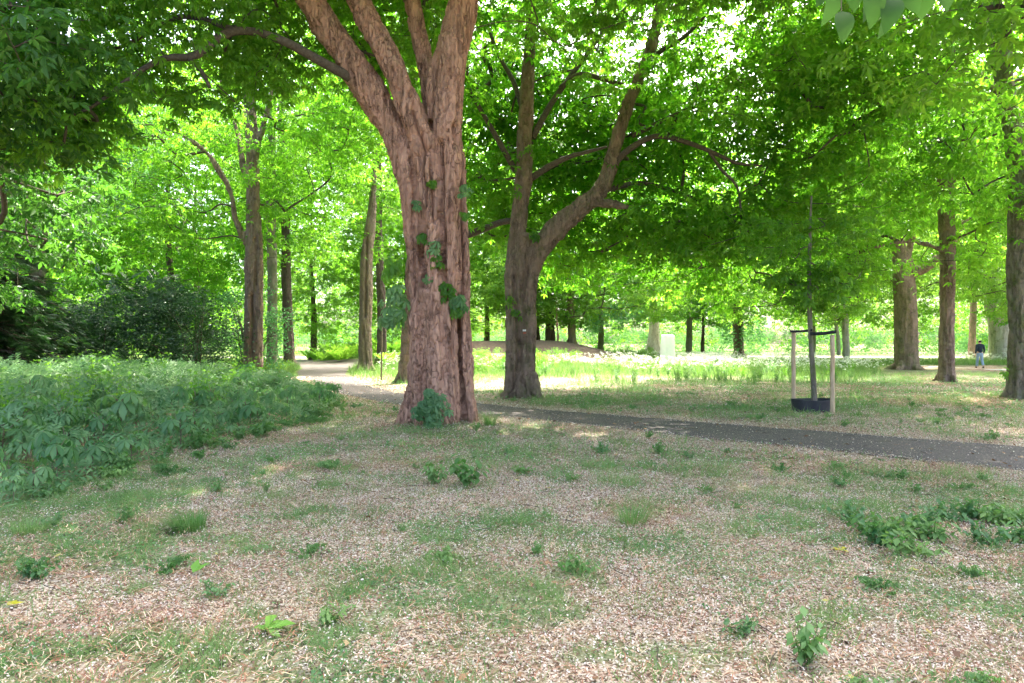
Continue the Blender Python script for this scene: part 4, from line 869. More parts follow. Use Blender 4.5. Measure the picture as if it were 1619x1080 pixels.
# the wood that closes the view
def wood(name, spots, seed, mat, leaf, nper, per, lowz=.3, h=17, r=6.5, cr=1.1):
    rg = np.random.default_rng(seed); lb = MB(); P_ = []
    for (x, y) in spots: P_.append(volume(rg, (x, y, h*.5), (r, r*.8, h*.55), nper, lowz, .3))
    P_ = np.concatenate(P_); leafclumps(lb, P_, cr, per, leaf, 0, rg, .9, .8, .5); return lb.build(name, M[mat], None, smooth=False)
sp = [(x+rgm.uniform(-3, 3), 96+rgm.uniform(-6, 8)) for x in range(-100, 104, 9)]
tag(wood('distant_wood', sp, 71, 'leaf', .8, 230, 16), kind='stuff')
sp = [(x+rgm.uniform(-3, 3), 116+rgm.uniform(-4, 8)) for x in range(-120, 124, 9)]
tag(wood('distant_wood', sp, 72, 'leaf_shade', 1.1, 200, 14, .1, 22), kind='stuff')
sp = [(-44+rgm.uniform(-3, 3), y) for y in range(30, 96, 8)]+[(66, y) for y in range(50, 96, 8)]+[(-34, 66), (-27, 74), (-40, 54), (-16, 78), (-7, 80)]
tag(wood('side_wood', sp, 73, 'leaf_mid', .65, 200, 16), kind='stuff')
# shrubs beyond the lawn
tag(wood('shrub_belt', [(x, 88+rgm.uniform(-2, 2)) for x in range(-60, 90, 5)], 74, 'leaf_cool', .4, 60, 24, .05, 3.2, 3.2, .6), kind='stuff')
tag(wood('left_thicket', [(-30, 34), (-27, 40), (-34, 38), (-24, 45), (-20, 50), (-33, 30), (-10, 58), (-6, 60), (-13.5, 59)], 75, 'leaf_mid', .38, 110, 24, .1, 5, 3.6, .6), kind='stuff')

# ================================================================== GROUND LAYER
def inside(x, y, poly):
    r = np.zeros(len(x), bool); n = len(poly); j = n-1
    for i in range(n):
        xi, yi = poly[i]; xj, yj = poly[j]
        c = ((yi > y) != (yj > y)) & (x < (xj-xi)*(y-yi)/(yj-yi+1e-12)+xi); r ^= c; j = i
    return r
BANK = [gp(*p) for p in ((-60, 830), (40, 800), (130, 762), (210, 735), (300, 705), (380, 686), (450, 668), (505, 648), (540, 634), (505, 624), (440, 616), (370, 612))]+[(-13, 27), (-22, 27), (-24, 16), (-16, 7)]
def fan(rg, n, y0, y1, margin=1.06):
    """points spread evenly over the strip of ground in front of the viewer"""
    y = np.sqrt(rg.random(n)*(y1*y1-y0*y0)+y0*y0); x = rg.uniform(-1, 1, n)*y*.752*margin
    return x, y

# fallen petals, one mesh of countless flakes
def petals(seed, n, y0, y1, s0):
    rg = np.random.default_rng(seed); x, y = fan(rg, n, y0, y1); z3 = zone(x, y); pd = pathdist(x, y)
    d = 0.25+0.85*sstep(.35, .6, n2(x, y, .9, 61, 4)); d = d*(1-.6*z3[:, 0])*(1-.5*z3[:, 2])*(1-z3[:, 1])
    d = np.where(pd < 0, .05+.22*(pd > -.22)*(n2(x, y, 2.5, 67, 2) > .45), d); d = np.where((pd > -.08) & (pd < .35), 1.0, d)
    far = (y > 26-0.62*(x+3)) & (x > -3.5); d = np.where(far & (pd > .5), d*.55, d)
    k = (rg.random(n) < d) & ~inside(x, y, BANK); x, y = x[k], y[k]; m = len(x)
    z = gh(x, y)+.012+rg.random(m)*.016; nr = np.stack([rg.normal(0, .5, m), rg.normal(0, .5, m), np.ones(m)], 1)
    V = np.array([(-.5, 0, 0), (0, .32, .12), (.5, 0, .02), (0, -.32, .12)]); T = np.array([[0, 1, 2], [0, 2, 3]]); sz = s0*rg.uniform(.6, 1.3, m)*(1+y*.02)
    W = np.einsum('nij,nvj->nvi', basis(nr, rg.uniform(0, 6.28, m)), V[None]*sz[:, None, None])+np.stack([x, y, z], 1)[:, None]
    return W.reshape(-1, 3), (T[None]+np.arange(m)[:, None, None]*4).reshape(-1, 3)
mb = MB()
for a in ((1, 260000, 2.6, 8.5, .0135), (2, 170000, 8.5, 17, .017), (3, 70000, 17, 30, .03)):
    V, T = petals(*a); mb.add(V, (), T)
tag(mb.build('petal_litter', M['petal'], None, False), kind='stuff')

def stalks(seed, n, y0, y1, L0, w0):
    rg = np.random.default_rng(seed); x, y = fan(rg, n, y0, y1); z3 = zone(x, y); pd = pathdist(x, y)
    d = .35+.6*z3[:, 2]-.25*z3[:, 0]; d = d*(pd > .05)*(1-z3[:, 1]); k = rg.random(n) < d; x, y = x[k], y[k]; m = len(x)
    a = rg.uniform(0, 6.28, m)*.6+rg.normal(0, .4, m); L = L0*rg.uniform(.4, 1.5, m); cv = rg.normal(0, .09, m)*L
    ca, sa = np.cos(a), np.sin(a); z = gh(x, y)+.022+rg.random(m)*.02; V = []
    for t in (-.5, 0, .5):
        for s in (-1, 1):
            u = t*L; v = cv*(1-4*t*t)+s*w0; V.append(np.stack([x+ca*u-sa*v, y+sa*u+ca*v, z+(t == 0)*.012], 1))
    V = np.stack(V, 1); Q = np.array([[0, 2, 3, 1], [2, 4, 5, 3]]); return V.reshape(-1, 3), (Q[None]+np.arange(m)[:, None, None]*6).reshape(-1, 4)
mb = MB()
for a in ((11, 75000, 2.6, 9, .075, .0021), (12, 70000, 9, 20, .11, .004)):
    V, Q = stalks(*a); mb.add(V, Q)
tag(mb.build('fallen_stalks', M['stalk'], None, False), kind='stuff')

M['deadleaf'] = rampmat('dead_leaves', [(0, (0.22, 0.12, 0.06)), (.3, (0.34, 0.20, 0.10)), (.55, (0.14, 0.08, 0.05)), (.75, (0.42, 0.30, 0.16)), (.92, (0.45, 0.42, 0.12))], 0.7, 0.1)
rg = np.random.default_rng(35); mb = MB()
for (n, y0, y1, s_) in ((800, 2.6, 9, .055), (1500, 9, 22, .075)):
    x, y = fan(rg, n, y0, y1); k = n2(x, y, 1.1, 121, 3) > .45; x, y = x[k], y[k]; m = len(x)
    scatter(mb, np.stack([x, y, gh(x, y)+.03], 1), np.stack([rg.normal(0, .35, m), rg.normal(0, .35, m), np.ones(m)], 1), rg.uniform(0, 6.28, m), s_*rg.uniform(.5, 1.4, m), 'oval', rg)
tag(mb.build('dead_leaves', M['deadleaf'], None, False), kind='stuff')
mb = MB()
for k in range(260):
    y = math.sqrt(rg.uniform(7, 300)); x = rg.uniform(-.7, .75)*y; L = rg.uniform(.06, .28); a = rg.uniform(0, 3.14); z = gz(x, y)+.028; d = np.array([math.cos(a), math.sin(a), 0])*L/2; b = np.array([rg.normal(0, .02), rg.normal(0, .02), .01])
    tube(mb, [np.array([x, y, z])-d, np.array([x, y, z])+b, np.array([x, y, z])+d], [.003, .0035, .002], 4, .1, cap=False)
tag(mb.build('fallen_twigs', M['twig'], None, False), kind='stuff')

def grass(name, mat, sets, seed):
    rg = np.random.default_rng(seed); mb = MB()
    for (n, y0, y1, L0, w0, fdens, lean) in sets:
        x, y = fan(rg, n, y0, y1, 1.1); k = (rg.random(n) < fdens(x, y)) & (pathdist(x, y) > .12); x, y = x[k], y[k]; m = len(x)
        if not m: continue
        L = L0*rg.uniform(.5, 1.4, m); asp = np.stack([L, np.full(m, w0)*rg.uniform(.7, 1.3, m), L], 1)
        nr = np.stack([rg.normal(0, lean, m), rg.normal(0, lean, m), np.ones(m)], 1)
        scatter(mb, np.stack([x, y, gh(x, y)-.005], 1), nr, rg.uniform(0, 6.28, m), 1.0, 'grass', rg, asp)
    return tag(mb.build(name, mat, None, False), kind='stuff')
def dgreen(x, y):
    z3 = zone(x, y); cl_ = sstep(.5, .68, n2(x, y, 3.2, 87, 3)); return np.clip(z3[:, 0]*(.3+.7*cl_)+.22*cl_+.05, 0, 1)*(1-z3[:, 1])
def dtuft(x, y): return sstep(.55, .68, n2(x, y, 4.0, 91, 2))*(.3+zone(x, y)[:, 0])
def dmead(x, y): return sstep(.15, .9, zone(x, y)[:, 1])*(.35+.65*sstep(.4, .6, n2(x, y, .6, 93, 3)))*(1-sstep(52, 60, y))
def dedge(x, y): z3 = zone(x, y); return np.clip(z3[:, 0]*sstep(.45, .62, n2(x, y, 1.1, 95, 3)), 0, 1)*(y > 14)
grass('short_grass', M['grass'], [(150000, 2.6, 8, .07, .0032, dgreen, .7), (110000, 2.6, 9, .12, .0034, dtuft, .6), (140000, 8, 20, .10, .006, dgreen, .6), (60000, 8, 20, .14, .006, dtuft, .5), (110000, 14, 34, .17, .012, dedge, .4)], 21)
grass('dry_grass', M['drygrass'], [(90000, 2.6, 9, .12, .0024, lambda x, y: .35*sstep(.5, .65, n2(x, y, 1.3, 97, 3)), .9), (30000, 9, 20, .13, .004, lambda x, y: .3*sstep(.5, .65, n2(x, y, 1.3, 97, 3)), .9)], 22)
grass('meadow_grass', M['grass_sun'], [(190000, 22, 56, .34, .02, dmead, .35), (30000, 24, 46, .6, .014, lambda x, y: dmead(x, y)*sstep(.5, .6, n2(x, y, .35, 99, 2)), .2)], 23)

# tiny ground leaves among the grass
rg = np.random.default_rng(24); mb = MB()
for (n, y0, y1, s) in ((90000, 2.6, 8.5, .021), (60000, 8.5, 19, .036), (50000, 15, 30, .07)):
    x, y = fan(rg, n, y0, y1); f = sstep(.46, .60, n2(x, y, 1.6, 103, 4))*(.3+zone(x, y)[:, 0])*(1-zone(x, y)[:, 1]); k = (rg.random(n) < f) & (pathdist(x, y) > .15); x, y = x[k], y[k]; m = len(x)
    nr = np.stack([rg.normal(0, .5, m), rg.normal(-.2, .5, m), np.ones(m)], 1)
    scatter(mb, np.stack([x, y, gh(x, y)+.01+rg.random(m)*s*1.6], 1), nr, rg.uniform(0, 6.28, m), s*rg.uniform(.6, 1.4, m), 'oval', rg)
tag(mb.build('low_herbs', M['leaf_bank'], None, False), kind='stuff')

# white herbs of the meadow, their white also standing in for blown sunlight
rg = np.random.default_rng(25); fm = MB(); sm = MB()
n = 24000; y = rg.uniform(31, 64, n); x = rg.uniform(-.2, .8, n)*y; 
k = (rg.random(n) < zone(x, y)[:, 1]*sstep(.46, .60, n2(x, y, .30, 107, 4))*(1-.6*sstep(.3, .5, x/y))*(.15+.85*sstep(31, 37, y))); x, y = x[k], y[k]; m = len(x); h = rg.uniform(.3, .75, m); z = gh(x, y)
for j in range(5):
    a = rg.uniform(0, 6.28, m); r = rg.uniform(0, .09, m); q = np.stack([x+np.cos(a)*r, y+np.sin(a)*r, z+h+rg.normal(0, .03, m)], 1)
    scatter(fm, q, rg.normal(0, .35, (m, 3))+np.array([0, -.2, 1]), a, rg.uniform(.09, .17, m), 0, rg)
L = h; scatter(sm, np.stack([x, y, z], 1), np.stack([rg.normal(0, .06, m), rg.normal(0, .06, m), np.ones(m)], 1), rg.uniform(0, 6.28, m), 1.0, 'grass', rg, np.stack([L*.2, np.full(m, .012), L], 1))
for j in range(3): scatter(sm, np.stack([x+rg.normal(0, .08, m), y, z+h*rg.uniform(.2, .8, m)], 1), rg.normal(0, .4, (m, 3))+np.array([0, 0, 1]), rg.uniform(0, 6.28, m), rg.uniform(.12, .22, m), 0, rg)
tag(fm.build('wildflowers_and_glare', M['flower'], None, False), kind='stuff'); tag(sm.build('wildflower_stems', M['grass_sun'], None, False), kind='stuff')

# ---- planted bank on the left
rg = np.random.default_rng(26); mb = MB(); n = 60000; x = rg.uniform(-24, -3.4, n); y = rg.uniform(5, 27, n); k = inside(x, y, BANK) & (rg.random(n) < .25+.9*sstep(.36, .5, n2(x, y, 1.5, 117, 3)))
x, y = x[k], y[k]; fan_ok = np.abs(x) < y*.80; x, y = x[fan_ok], y[fan_ok]; m = len(x)
BX = np.array(BANK)
def edge_d(x, y):
    d = np.full(len(x), 9.0); q = resample(BANK[:12], 160)
    for p in q: d = np.minimum(d, np.hypot(x-p[0], y-p[1]))
    return d
ed = edge_d(x, y); hb = .12+.18*sstep(0, 1.2, ed)+.34*sstep(.8, 4.5, ed)+1.35*sstep(0, 2, ed)*(n2(x, y, .8, 111, 4)-.52)
frond = ((n2(x, y, .35, 113, 2)+.18*sstep(-6, -9, x)) > .52) & (rg.random(m) < .6)
z = gh(x, y)+np.maximum(hb, .08)*(.35+.65*rg.random(m)**.5)
nr = np.stack([rg.normal(0, .45, m), rg.normal(-.75, .45, m), np.ones(m)], 1); hd = rg.uniform(0, 6.28, m)
pos = np.stack([x, y, z], 1)
scatter(mb, pos[frond], nr[frond], hd[frond], rg.uniform(.18, .44, frond.sum()), 'elder', rg)
o = mb.build('undergrowth', M['leaf_fern'], None, False); tag(o, kind='stuff')
mb = MB(); q = ~frond & (rg.random(m) < .6); scatter(mb, pos[q], nr[q], hd[q], rg.uniform(.14, .34, q.sum()), 'elder', rg); tag(mb.build('undergrowth', M['leaf_bank'], None, False), kind='stuff')

def seedling(seed, nl, h, s, mat):
    rg = np.random.default_rng(seed); t = empty('chestnut_seedling'); sb = MB(); lb = MB(); z = .0
    tube(sb, [(0, 0, -.03), (.01, 0, h*.5), (0, .01, h)], [.008, .007, .004], 5, .2, cap=False)
    for k in range(nl):
        a = 2.4*k+rg.uniform(-.4, .4); hh = h*(.55+.45*k/nl); e = np.array([math.cos(a)*s*.45, math.sin(a)*s*.45, hh+s*.22])
        tube(sb, [(0, 0, hh*.85), (e[0]*.6, e[1]*.6, e[2]), tuple(e)], [.004, .003, .003], 4, .2, cap=False)
        scatter(lb, e[None], np.array([[math.cos(a)*.55, math.sin(a)*.55-.15, 1.0]]), np.array([a]), s*rg.uniform(.85, 1.15, 1), 2, rg)
    sb.build('stem', M['twig_red'], t); lb.build('leaves', mat, t, False); return t
def clone(src, loc, rz, sc, label=None, group=None, first={}):
    if src.name not in first: first[src.name] = 1; c = src
    else:
        c = src.copy(); COL.objects.link(c)
        for ch in list(src.children): d = ch.copy(); COL.objects.link(d); d.parent = c
    c.location = loc; c.rotation_euler = (0, 0, rz); c.scale = (sc, sc, sc)
    if label: c['label'] = label
    if group: c['group'] = group
    return c
protos = [seedling(300+k, 5+k % 4, .22+.08*(k % 4), .27+.04*(k % 3), M['leaf_bank']) for k in range(8)]
for p_ in protos: tag(p_, cat='seedling')
rg = np.random.default_rng(27); spots = []
cand = []
while len(cand) < 900:
    y_ = rg.uniform(6.5, 24, 400); x_ = rg.uniform(-16, -3.4, 400); ok = inside(x_, y_, BANK) & (np.abs(x_) < y_*.80); cand += list(zip(x_[ok], y_[ok]))
cx = np.array(cand); e = edge_d(cx[:, 0], cx[:, 1]); pr = np.exp(-(e/1.6)**2)+.15; pr = pr*(1-.5*(cx[:, 0] < -9))
sel = []
for i_ in np.argsort(-(pr*rg.random(len(cx)))):
    if all((cx[i_][0]-a)**2+(cx[i_][1]-b)**2 > .10 for a, b in sel): sel.append(tuple(cx[i_]))
    if len(sel) >= 210: break
for k, (a, b) in enumerate(sel):
    clone(protos[k % 8], (a, b, gz(a, b)+.02), rg.uniform(0, 6.28), rg.uniform(.5, 1.2)*(1.0+.35*(edge_d(np.array([a]), np.array([b]))[0] > 1)), 'chestnut seedling with blue green fingered leaves in the bank of undergrowth on the left', 'chestnut seedlings along the left bank')

# ferns and bright herbs beyond the bend
def fern(seed, n, s, mat):
    rg = np.random.default_rng(seed); t = empty('fern'); lb = MB()
    for k in range(n):
        a = 2*np.pi*k/n+rg.uniform(-.2, .2); scatter(lb, np.array([[0, 0, .02]]), np.array([[-math.cos(a)*.9, -math.sin(a)*.9, .7]]), np.array([a]), np.array([s*rg.uniform(.8, 1.2)]), 'frond', rg)
    lb.build('fronds', mat, t, False); return tag(t, cat='fern')
fp = [fern(320+k, 11+k, .95, M['leaf_bright']) for k in range(3)]
fl = [(500, 560, 55), (515, 556, 52), (532, 560, 50), (545, 556, 54), (560, 562, 49), (528, 552, 58), (490, 555, 60), (548, 566, 47), (572, 560, 52), (510, 566, 48), (536, 570, 46), (620, 566, 46), (612, 572, 42), (592, 566, 46)]
for k, (px_, py_, YY_) in enumerate(fl):
    x = (px_-809.5)/FPX*YY_; clone(fp[k % 3], (x, YY_, gz(x, YY_)), k*1.3, 1.15+.3*(k % 3), 'bright green fern in the clump beyond the path bend', 'ferns beyond the path bend')

# bright herbs at foot of the left bend trunks
tag(wood('bend_herbs', [(-12.5, 33), (-12.8, 36), (-15.5, 41), (-16.5, 37), (-9, 46.5), (-6.5, 44), (-11.5, 52), (-13, 50)], 76, 'leaf_bright', .22, 60, 26, .02, .5, 1.3, .3), kind='stuff')
# white-flowered bushes by the mound
tag(wood('meadow_edge_plants', [(-1.5, 35), (.2, 36), (1.0, 37.5), (-.6, 38), (.9, 36), (2.6, 41), (3.6, 44), (-2.6, 43), (1.5, 46), (-5, 50), (5.5, 50), (7.5, 50), (8.5, 49), (10, 50)], 77, 'leaf_bright', .18, 60, 26, .02, 1.1, .9, .25), kind='stuff')

# ---- weeds on the open floor
def weed(seed, n, r, h, s, tpl, mat):
    rg = np.random.default_rng(seed); t = empty('weed_plant'); lb = MB(); sb = MB()
    for k in range(max(3, n//6)):
        a = rg.uniform(0, 6.28); rr = r*rg.uniform(.1, .8); e = (math.cos(a)*rr, math.sin(a)*rr, h*rg.uniform(.5, 1)); tube(sb, [(e[0]*.2, e[1]*.2, -.01), (e[0]*.7, e[1]*.7, e[2]*.6), e], [.003, .002, .0015], 4, .1, cap=False)
        m = 6; q = np.stack([e[0]*np.linspace(.4, 1, m), e[1]*np.linspace(.4, 1, m), e[2]*np.linspace(.35, 1, m)], 1)+rg.normal(0, .006, (m, 3))
        aa = rg.uniform(0, 6.28, m); nr = np.stack([np.cos(aa)*.4, np.sin(aa)*.4, np.ones(m)], 1); scatter(lb, q, nr, aa, s*rg.uniform(.6, 1.2, m), tpl, rg)
    sb.build('stems', M['grass'], t); lb.build('leaves', mat, t, False); return tag(t, cat='weed')
wp = [weed(400, 130, .26, .15, .055, 'oval', M['leaf_bank']), weed(401, 140, .30, .13, .06, 'oval', M['grass']), weed(402, 90, .16, .25, .065, 'oval', M['leaf_fern']), weed(403, 90, .26, .11, .085, 1, M['leaf_fern'])]
wl = [(952, 716, 0, 1.2, 'dark green leafy weed nearest the path, right of the red chestnut'), (822, 750, 1, 1.0, 'round dark weed in the petals below the forked chestnut'), (742, 772, 2, 1.9, 'tall pale green broadleaf weed in front of the red chestnut'),
      (690, 768, 2, 1.5, 'pale weed just left of the tall broadleaf weed'), (528, 745, 3, 1.3, 'low weed in front of the undergrowth bank edge'), (1232, 745, 0, 1.0, 'small dark weed below the path, under the young staked tree'),
      (1322, 742, 1, .9, 'small weed right of the one under the staked tree'), (1330, 768, 0, .9, 'weed between the path and the broad weed patch on the right'), (1042, 716, 2, 1.0, 'upright pale weed beside the path'),
      (1120, 778, 1, .7, 'flat little weed in the middle of the right hand petals'), (1390, 935, 3, .8, 'single weed with rounded leaves below the yellow leaf'), (1272, 1050, 2, 1.2, 'upright leafy weed at the lower right of the foreground'),
      (265, 905, 3, .9, 'blue green weed at the left foreground'), (345, 945, 0, .8, 'small weed right of the blue green one in the left foreground'), (485, 880, 3, .8, 'three leaved weed in the left middle foreground'), (700, 885, 1, .9, 'weed in the centre of the foreground'),
      (60, 915, 0, 1.1, 'weed near the left edge of the foreground'), (1090, 722, 0, .7, 'tiny dark weed by the path edge'), (905, 905, 1, 1.0, 'mossy weed patch in the centre right foreground')]
for px_, py_, v, sc, lab in wl:
    x, y = gp(px_, py_); clone(wp[v], (x, y, gz(x, y)+.005), px_*.37, sc*.85, lab)
for k, (px_, py_) in enumerate(((1345, 815), (1375, 830), (1400, 850), (1420, 835), (1450, 820), (1475, 842), (1500, 815), (1430, 862), (1540, 808), (1570, 815), (1600, 845), (1610, 820), (1560, 850))):
    x, y = gp(px_, py_+12); clone(wp[k % 2], (x, y, gz(x, y)+.005), k*1.1, 1.15+.1*(k % 3), 'dark green plant in the broad patch of weeds at the right', 'broad patch of weeds at the right')
rg = np.random.default_rng(28)
for k in range(200):
    y = math.sqrt(rg.uniform(9, 400)); x = rg.uniform(-.72, .74)*y
    if inside(np.array([x]), np.array([y]), BANK)[0] or pathdist(np.array([x]), np.array([y]))[0] < .4: continue
    clone(wp[rg.integers(4)], (x, y, gz(x, y)+.004), rg.uniform(0, 6.28), rg.uniform(.22, .8), 'small scattered weed sprouting through the fallen petals', 'small scattered weeds')
tp = [tag(weed(410+k, 110, .30+.05*k, .75+.12*k, .11, 'oval' if k % 2 else 1, M[('leaf_fern', 'leaf_bank', 'leaf_mid', 'grass')[k]]), cat='weed') for k in range(4)]
for t__ in tp: t__.name = 'tall_weed'
rg = np.random.default_rng(33); q = 0
while q < 130:
    y = rg.uniform(9, 26); x = rg.uniform(-.78, -.2)*y
    if not inside(np.array([x]), np.array([y]), BANK)[0] or edge_d(np.array([x]), np.array([y]))[0] < 1.6: continue
    clone(tp[q % 3], (x, y, gz(x, y)), rg.uniform(0, 6.28), rg.uniform(.7, 1.3), 'tall leafy weed standing above the undergrowth of the left bank', 'tall weeds in the left bank'); q += 1
q = 0
while q < 60:
    y = rg.uniform(7, 17); x = rg.uniform(-6.2, -3.2); e_ = edge_d(np.array([x]), np.array([y]))[0]
    if inside(np.array([x]), np.array([y]), BANK)[0] or e_ > .8 or rg.random() < e_: continue
    clone(wp[q % 4], (x, y, gz(x, y)), rg.uniform(0, 6.28), rg.uniform(.6, 1.5), 'low weed straggling out from the edge of the left bank onto the litter', 'weeds straggling from the left bank'); q += 1
q = 0
while q < 110:
    y = rg.uniform(21, 38); x = rg.uniform(-.03, .5)*y
    if zone(np.array([x]), np.array([y]))[0][1] < .25: continue
    clone(tp[q % 4], (x, y, gz(x, y)), rg.uniform(0, 6.28), rg.uniform(.35, 1.0), 'leafy weed at the shaded near margin of the sunny meadow', 'weeds along the meadow margin'); q += 1
# grass tufts
def tuft(seed, n, L, bend):
    rg = np.random.default_rng(seed); lb = MB(); a = rg.uniform(0, 6.28, n); r = np.sqrt(rg.random(n))*.12
    V = []; 
    for k in range(n):
        l = L*rg.uniform(.6, 1.2); d = np.array([math.cos(a[k])*.6+bend, math.sin(a[k])*.6]); b = np.array([math.cos(a[k])*r[k], math.sin(a[k])*r[k]]); w_ = .0022; sn = np.array([-d[1], d[0]])/np.linalg.norm(d)*w_
        c = [(0, 0), (.35, .42), (.75, .5), (1.1, .28)]; vv = []
        for i_, (u, z) in enumerate(c):
            p = b+d*u*l; ww = sn*(1-i_/3.2); vv += [(p[0]-ww[0], p[1]-ww[1], z*l), (p[0]+ww[0], p[1]+ww[1], z*l)]
        lb.add(vv, [[0, 1, 3, 2], [2, 3, 5, 4], [4, 5, 7, 6]])
    return lb.build('grass_tuft', M['grass'], None, False)
t_ = tuft(501, 420, .26, -.35); x, y = gp(300, 838); t_.location = (x, y, gz(x, y)); tag(t_, 'combed over mound of fine dark green grass in the left foreground', 'grass tuft')
t_ = tuft(502, 260, .2, .2); x, y = gp(48, 842); t_.location = (x, y, gz(x, y)); tag(t_, 'small flat tuft of fine grass near the left edge', 'grass tuft')
t_ = tuft(503, 200, .42, .1); x, y = gp(775, 676); t_.location = (x, y, gz(x, y)); tag(t_, 'bright grass tuft at the right foot of the red chestnut', 'grass tuft')
t_ = tuft(504, 200, .3, .1); x, y = gp(1000, 830); t_.location = (x, y, gz(x, y)); tag(t_, 'loose tuft of thin grass in the middle of the petals', 'grass tuft')

# fallen leaves
def fallen(px_, py_, s, mat, label, n=2, seed=1, tpl='oval', up=0.25):
    rg = np.random.default_rng(seed); x, y = gp(px_, py_); lb = MB()
    for k in range(n):
        a = (k-(n-1)/2)*.9+1.2; scatter(lb, np.array([[0, 0, .035]]), np.array([[-math.cos(a)*up, -math.sin(a)*up, 1]]), np.array([a]), np.array([s]), tpl, rg)
    o = lb.build('fallen_leaf', mat, None, False); o.location = (x, y, gz(x, y)); return tag(o, label, 'leaf')
fallen(1330, 876, .2, M['leaf_yellow'], 'bright yellow fallen leaf in the right foreground', 2, 1, 'three')
fallen(420, 1008, .34, M['leaf_lime'], 'large fresh green fallen leaf in the lower left foreground', 2, 2, 'three', .35)
fallen(305, 915, .12, M['leaf_lime'], 'upright light green leaf pair left of the foreground centre', 2, 3, 'oval', .8)
fallen(12, 968, .09, M['leaf_yellow'], 'yellow green leaf at the lower left edge', 2, 4)
fallen(1570, 690, .16, M['leaf_yellow'], 'yellow leaf on the red litter beyond the path', 2, 5)

# ================================================================== OBJECTS
# ---- staked young tree
YS = 15.9
xs = P(1285, 0, YS)[0]
ys_l = px_path(YS, [(1288, 655, 9.5), (1286, 600, 8.2), (1282, 545, 7.2), (1280, 490, 7.0), (1279, 430, 6.2), (1280, 390, 5.5), (1281, 350, 4), (1283, 310, 2.4)])
TS = empty('young_tree', (P(1288, 0, YS)[0], YS, gz(xs, YS)), label='slender young tree standing in a black tub between two wooden stakes', cat='tree')
mb = MB(); tube(mb, *ys_l, 14, .08); mb.build('trunk', M['bark_grey'], TS)
rg = np.random.default_rng(29); cl = np.concatenate([volume(rg, P(1282, 385, YS), (1.7, 1.2, 1.15), 40), volume(rg, P(1285, 455, YS), (1.3, .9, .55), 22)])
tb = MB()
for pts, rs in grow(limb_nodes([ys_l], .2, .35), .7, cl, rg, .4): tube(tb, pts, np.maximum(rs, .004), 5, .2, cap=False)
tb.build('branches', M['twig'], TS); lb = MB(); leafclumps(lb, cl, .42, 15, .34, 1, rg, .4, .45, .6); lb.build('crown', M['leaf'], TS, smooth=False)
shoot(TS, P(1288, 430, YS), 12, .10, .26, 290, 1, 'leaf')
def stake(px_, ytop, ybot, Y, lab):
    b = P(px_, ybot, Y); b[2] = gz(b[0], Y); top = P(px_, ytop, Y); h = top[2]-b[2]; t = empty('wooden_stake', tuple(b), label=lab, cat='stake', group='stakes of the young tree')
    mb = MB(); rg = np.random.default_rng(int(px_)); z = np.linspace(-.15, h, 9); pts = [np.array([rg.normal(0, .003), rg.normal(0, .003), q])+b for q in z]; tube(mb, pts, [.049]*8+[.047], 14, .2); mb.build('post', M['stake'], t)
    return t
stake(1254.5, 525, 640, 16.4, 'left round wooden stake, the one farther from the path'); stake(1316, 529, 655, 15.4, 'right round wooden stake, the taller looking one')
def strap(a, b, hgt, lab):
    mb = MB(); n = 9; V = []
    for t in np.linspace(0, 1, n):
        p = a*(1-t)+b*t; p = p+np.array([0, 0, -.012*math.sin(math.pi*t)])
        V += [p+np.array([0, -.012, -hgt/2]), p+np.array([0, -.012, hgt/2]), p+np.array([0, .012, hgt/2]), p+np.array([0, .012, -hgt/2])]
    Q = [[i*4+j, i*4+(j+1) % 4, i*4+4+(j+1) % 4, i*4+4+j] for i in range(n-1) for j in range(4)]+[[3, 2, 1, 0], [n*4-4, n*4-3, n*4-2, n*4-1]]
    mb.add(V, Q); return tag(mb.build('tree_strap', M['rubber'], None, False), lab, 'strap')
strap(P(1249, 524, 16.32), P(1284, 522, 15.82), .055, 'black strap from the left stake to the young tree'); strap(P(1281, 528, 15.80), P(1322, 524.5, 15.32), .075, 'black strap from the young tree to the right stake')
mb = MB(); cx_, cy_ = P(1283, 0, 15.85)[0], 15.85; n = 40; a = np.linspace(0, 2*np.pi, n, endpoint=False); V = []; z0 = gz(cx_, cy_)
for (r, z) in ((.40, -.03), (.43, .12), (.455, .27), (.462, .285), (.445, .285), (.42, .13), (.40, .05)):
    wob = 1+.025*np.sin(a*3+z*4)+.015*np.sin(a*7); V.append(np.stack([cx_+np.cos(a)*r*wob, cy_+np.sin(a)*r*.8*wob, np.full(n, z0+z)+.012*np.sin(a*2+1)*(z > .1)], 1))
V = np.concatenate(V); i = np.arange(6)[:, None]*n; j = np.arange(n)[None]; k = (j+1) % n; Q = np.stack([i+j, i+k, i+n+k, i+n+j], -1).reshape(-1, 4)
TT = empty('watering_tub', (cx_, cy_, z0), label='low black plastic watering tub around the foot of the young tree', cat='tub'); V = V-np.array([cx_, cy_, z0]); mk('tub_wall', V, [Q], M['tub'], TT)
mb = MB(); r_ = .40; V = [(0, 0, .09)]+[(math.cos(b)*r_, math.sin(b)*r_*.8, .07) for b in a]; mk('soil', V, [np.array([[0, i+1, (i+1) % n+1] for i in range(n)])], M['soil'], TT)

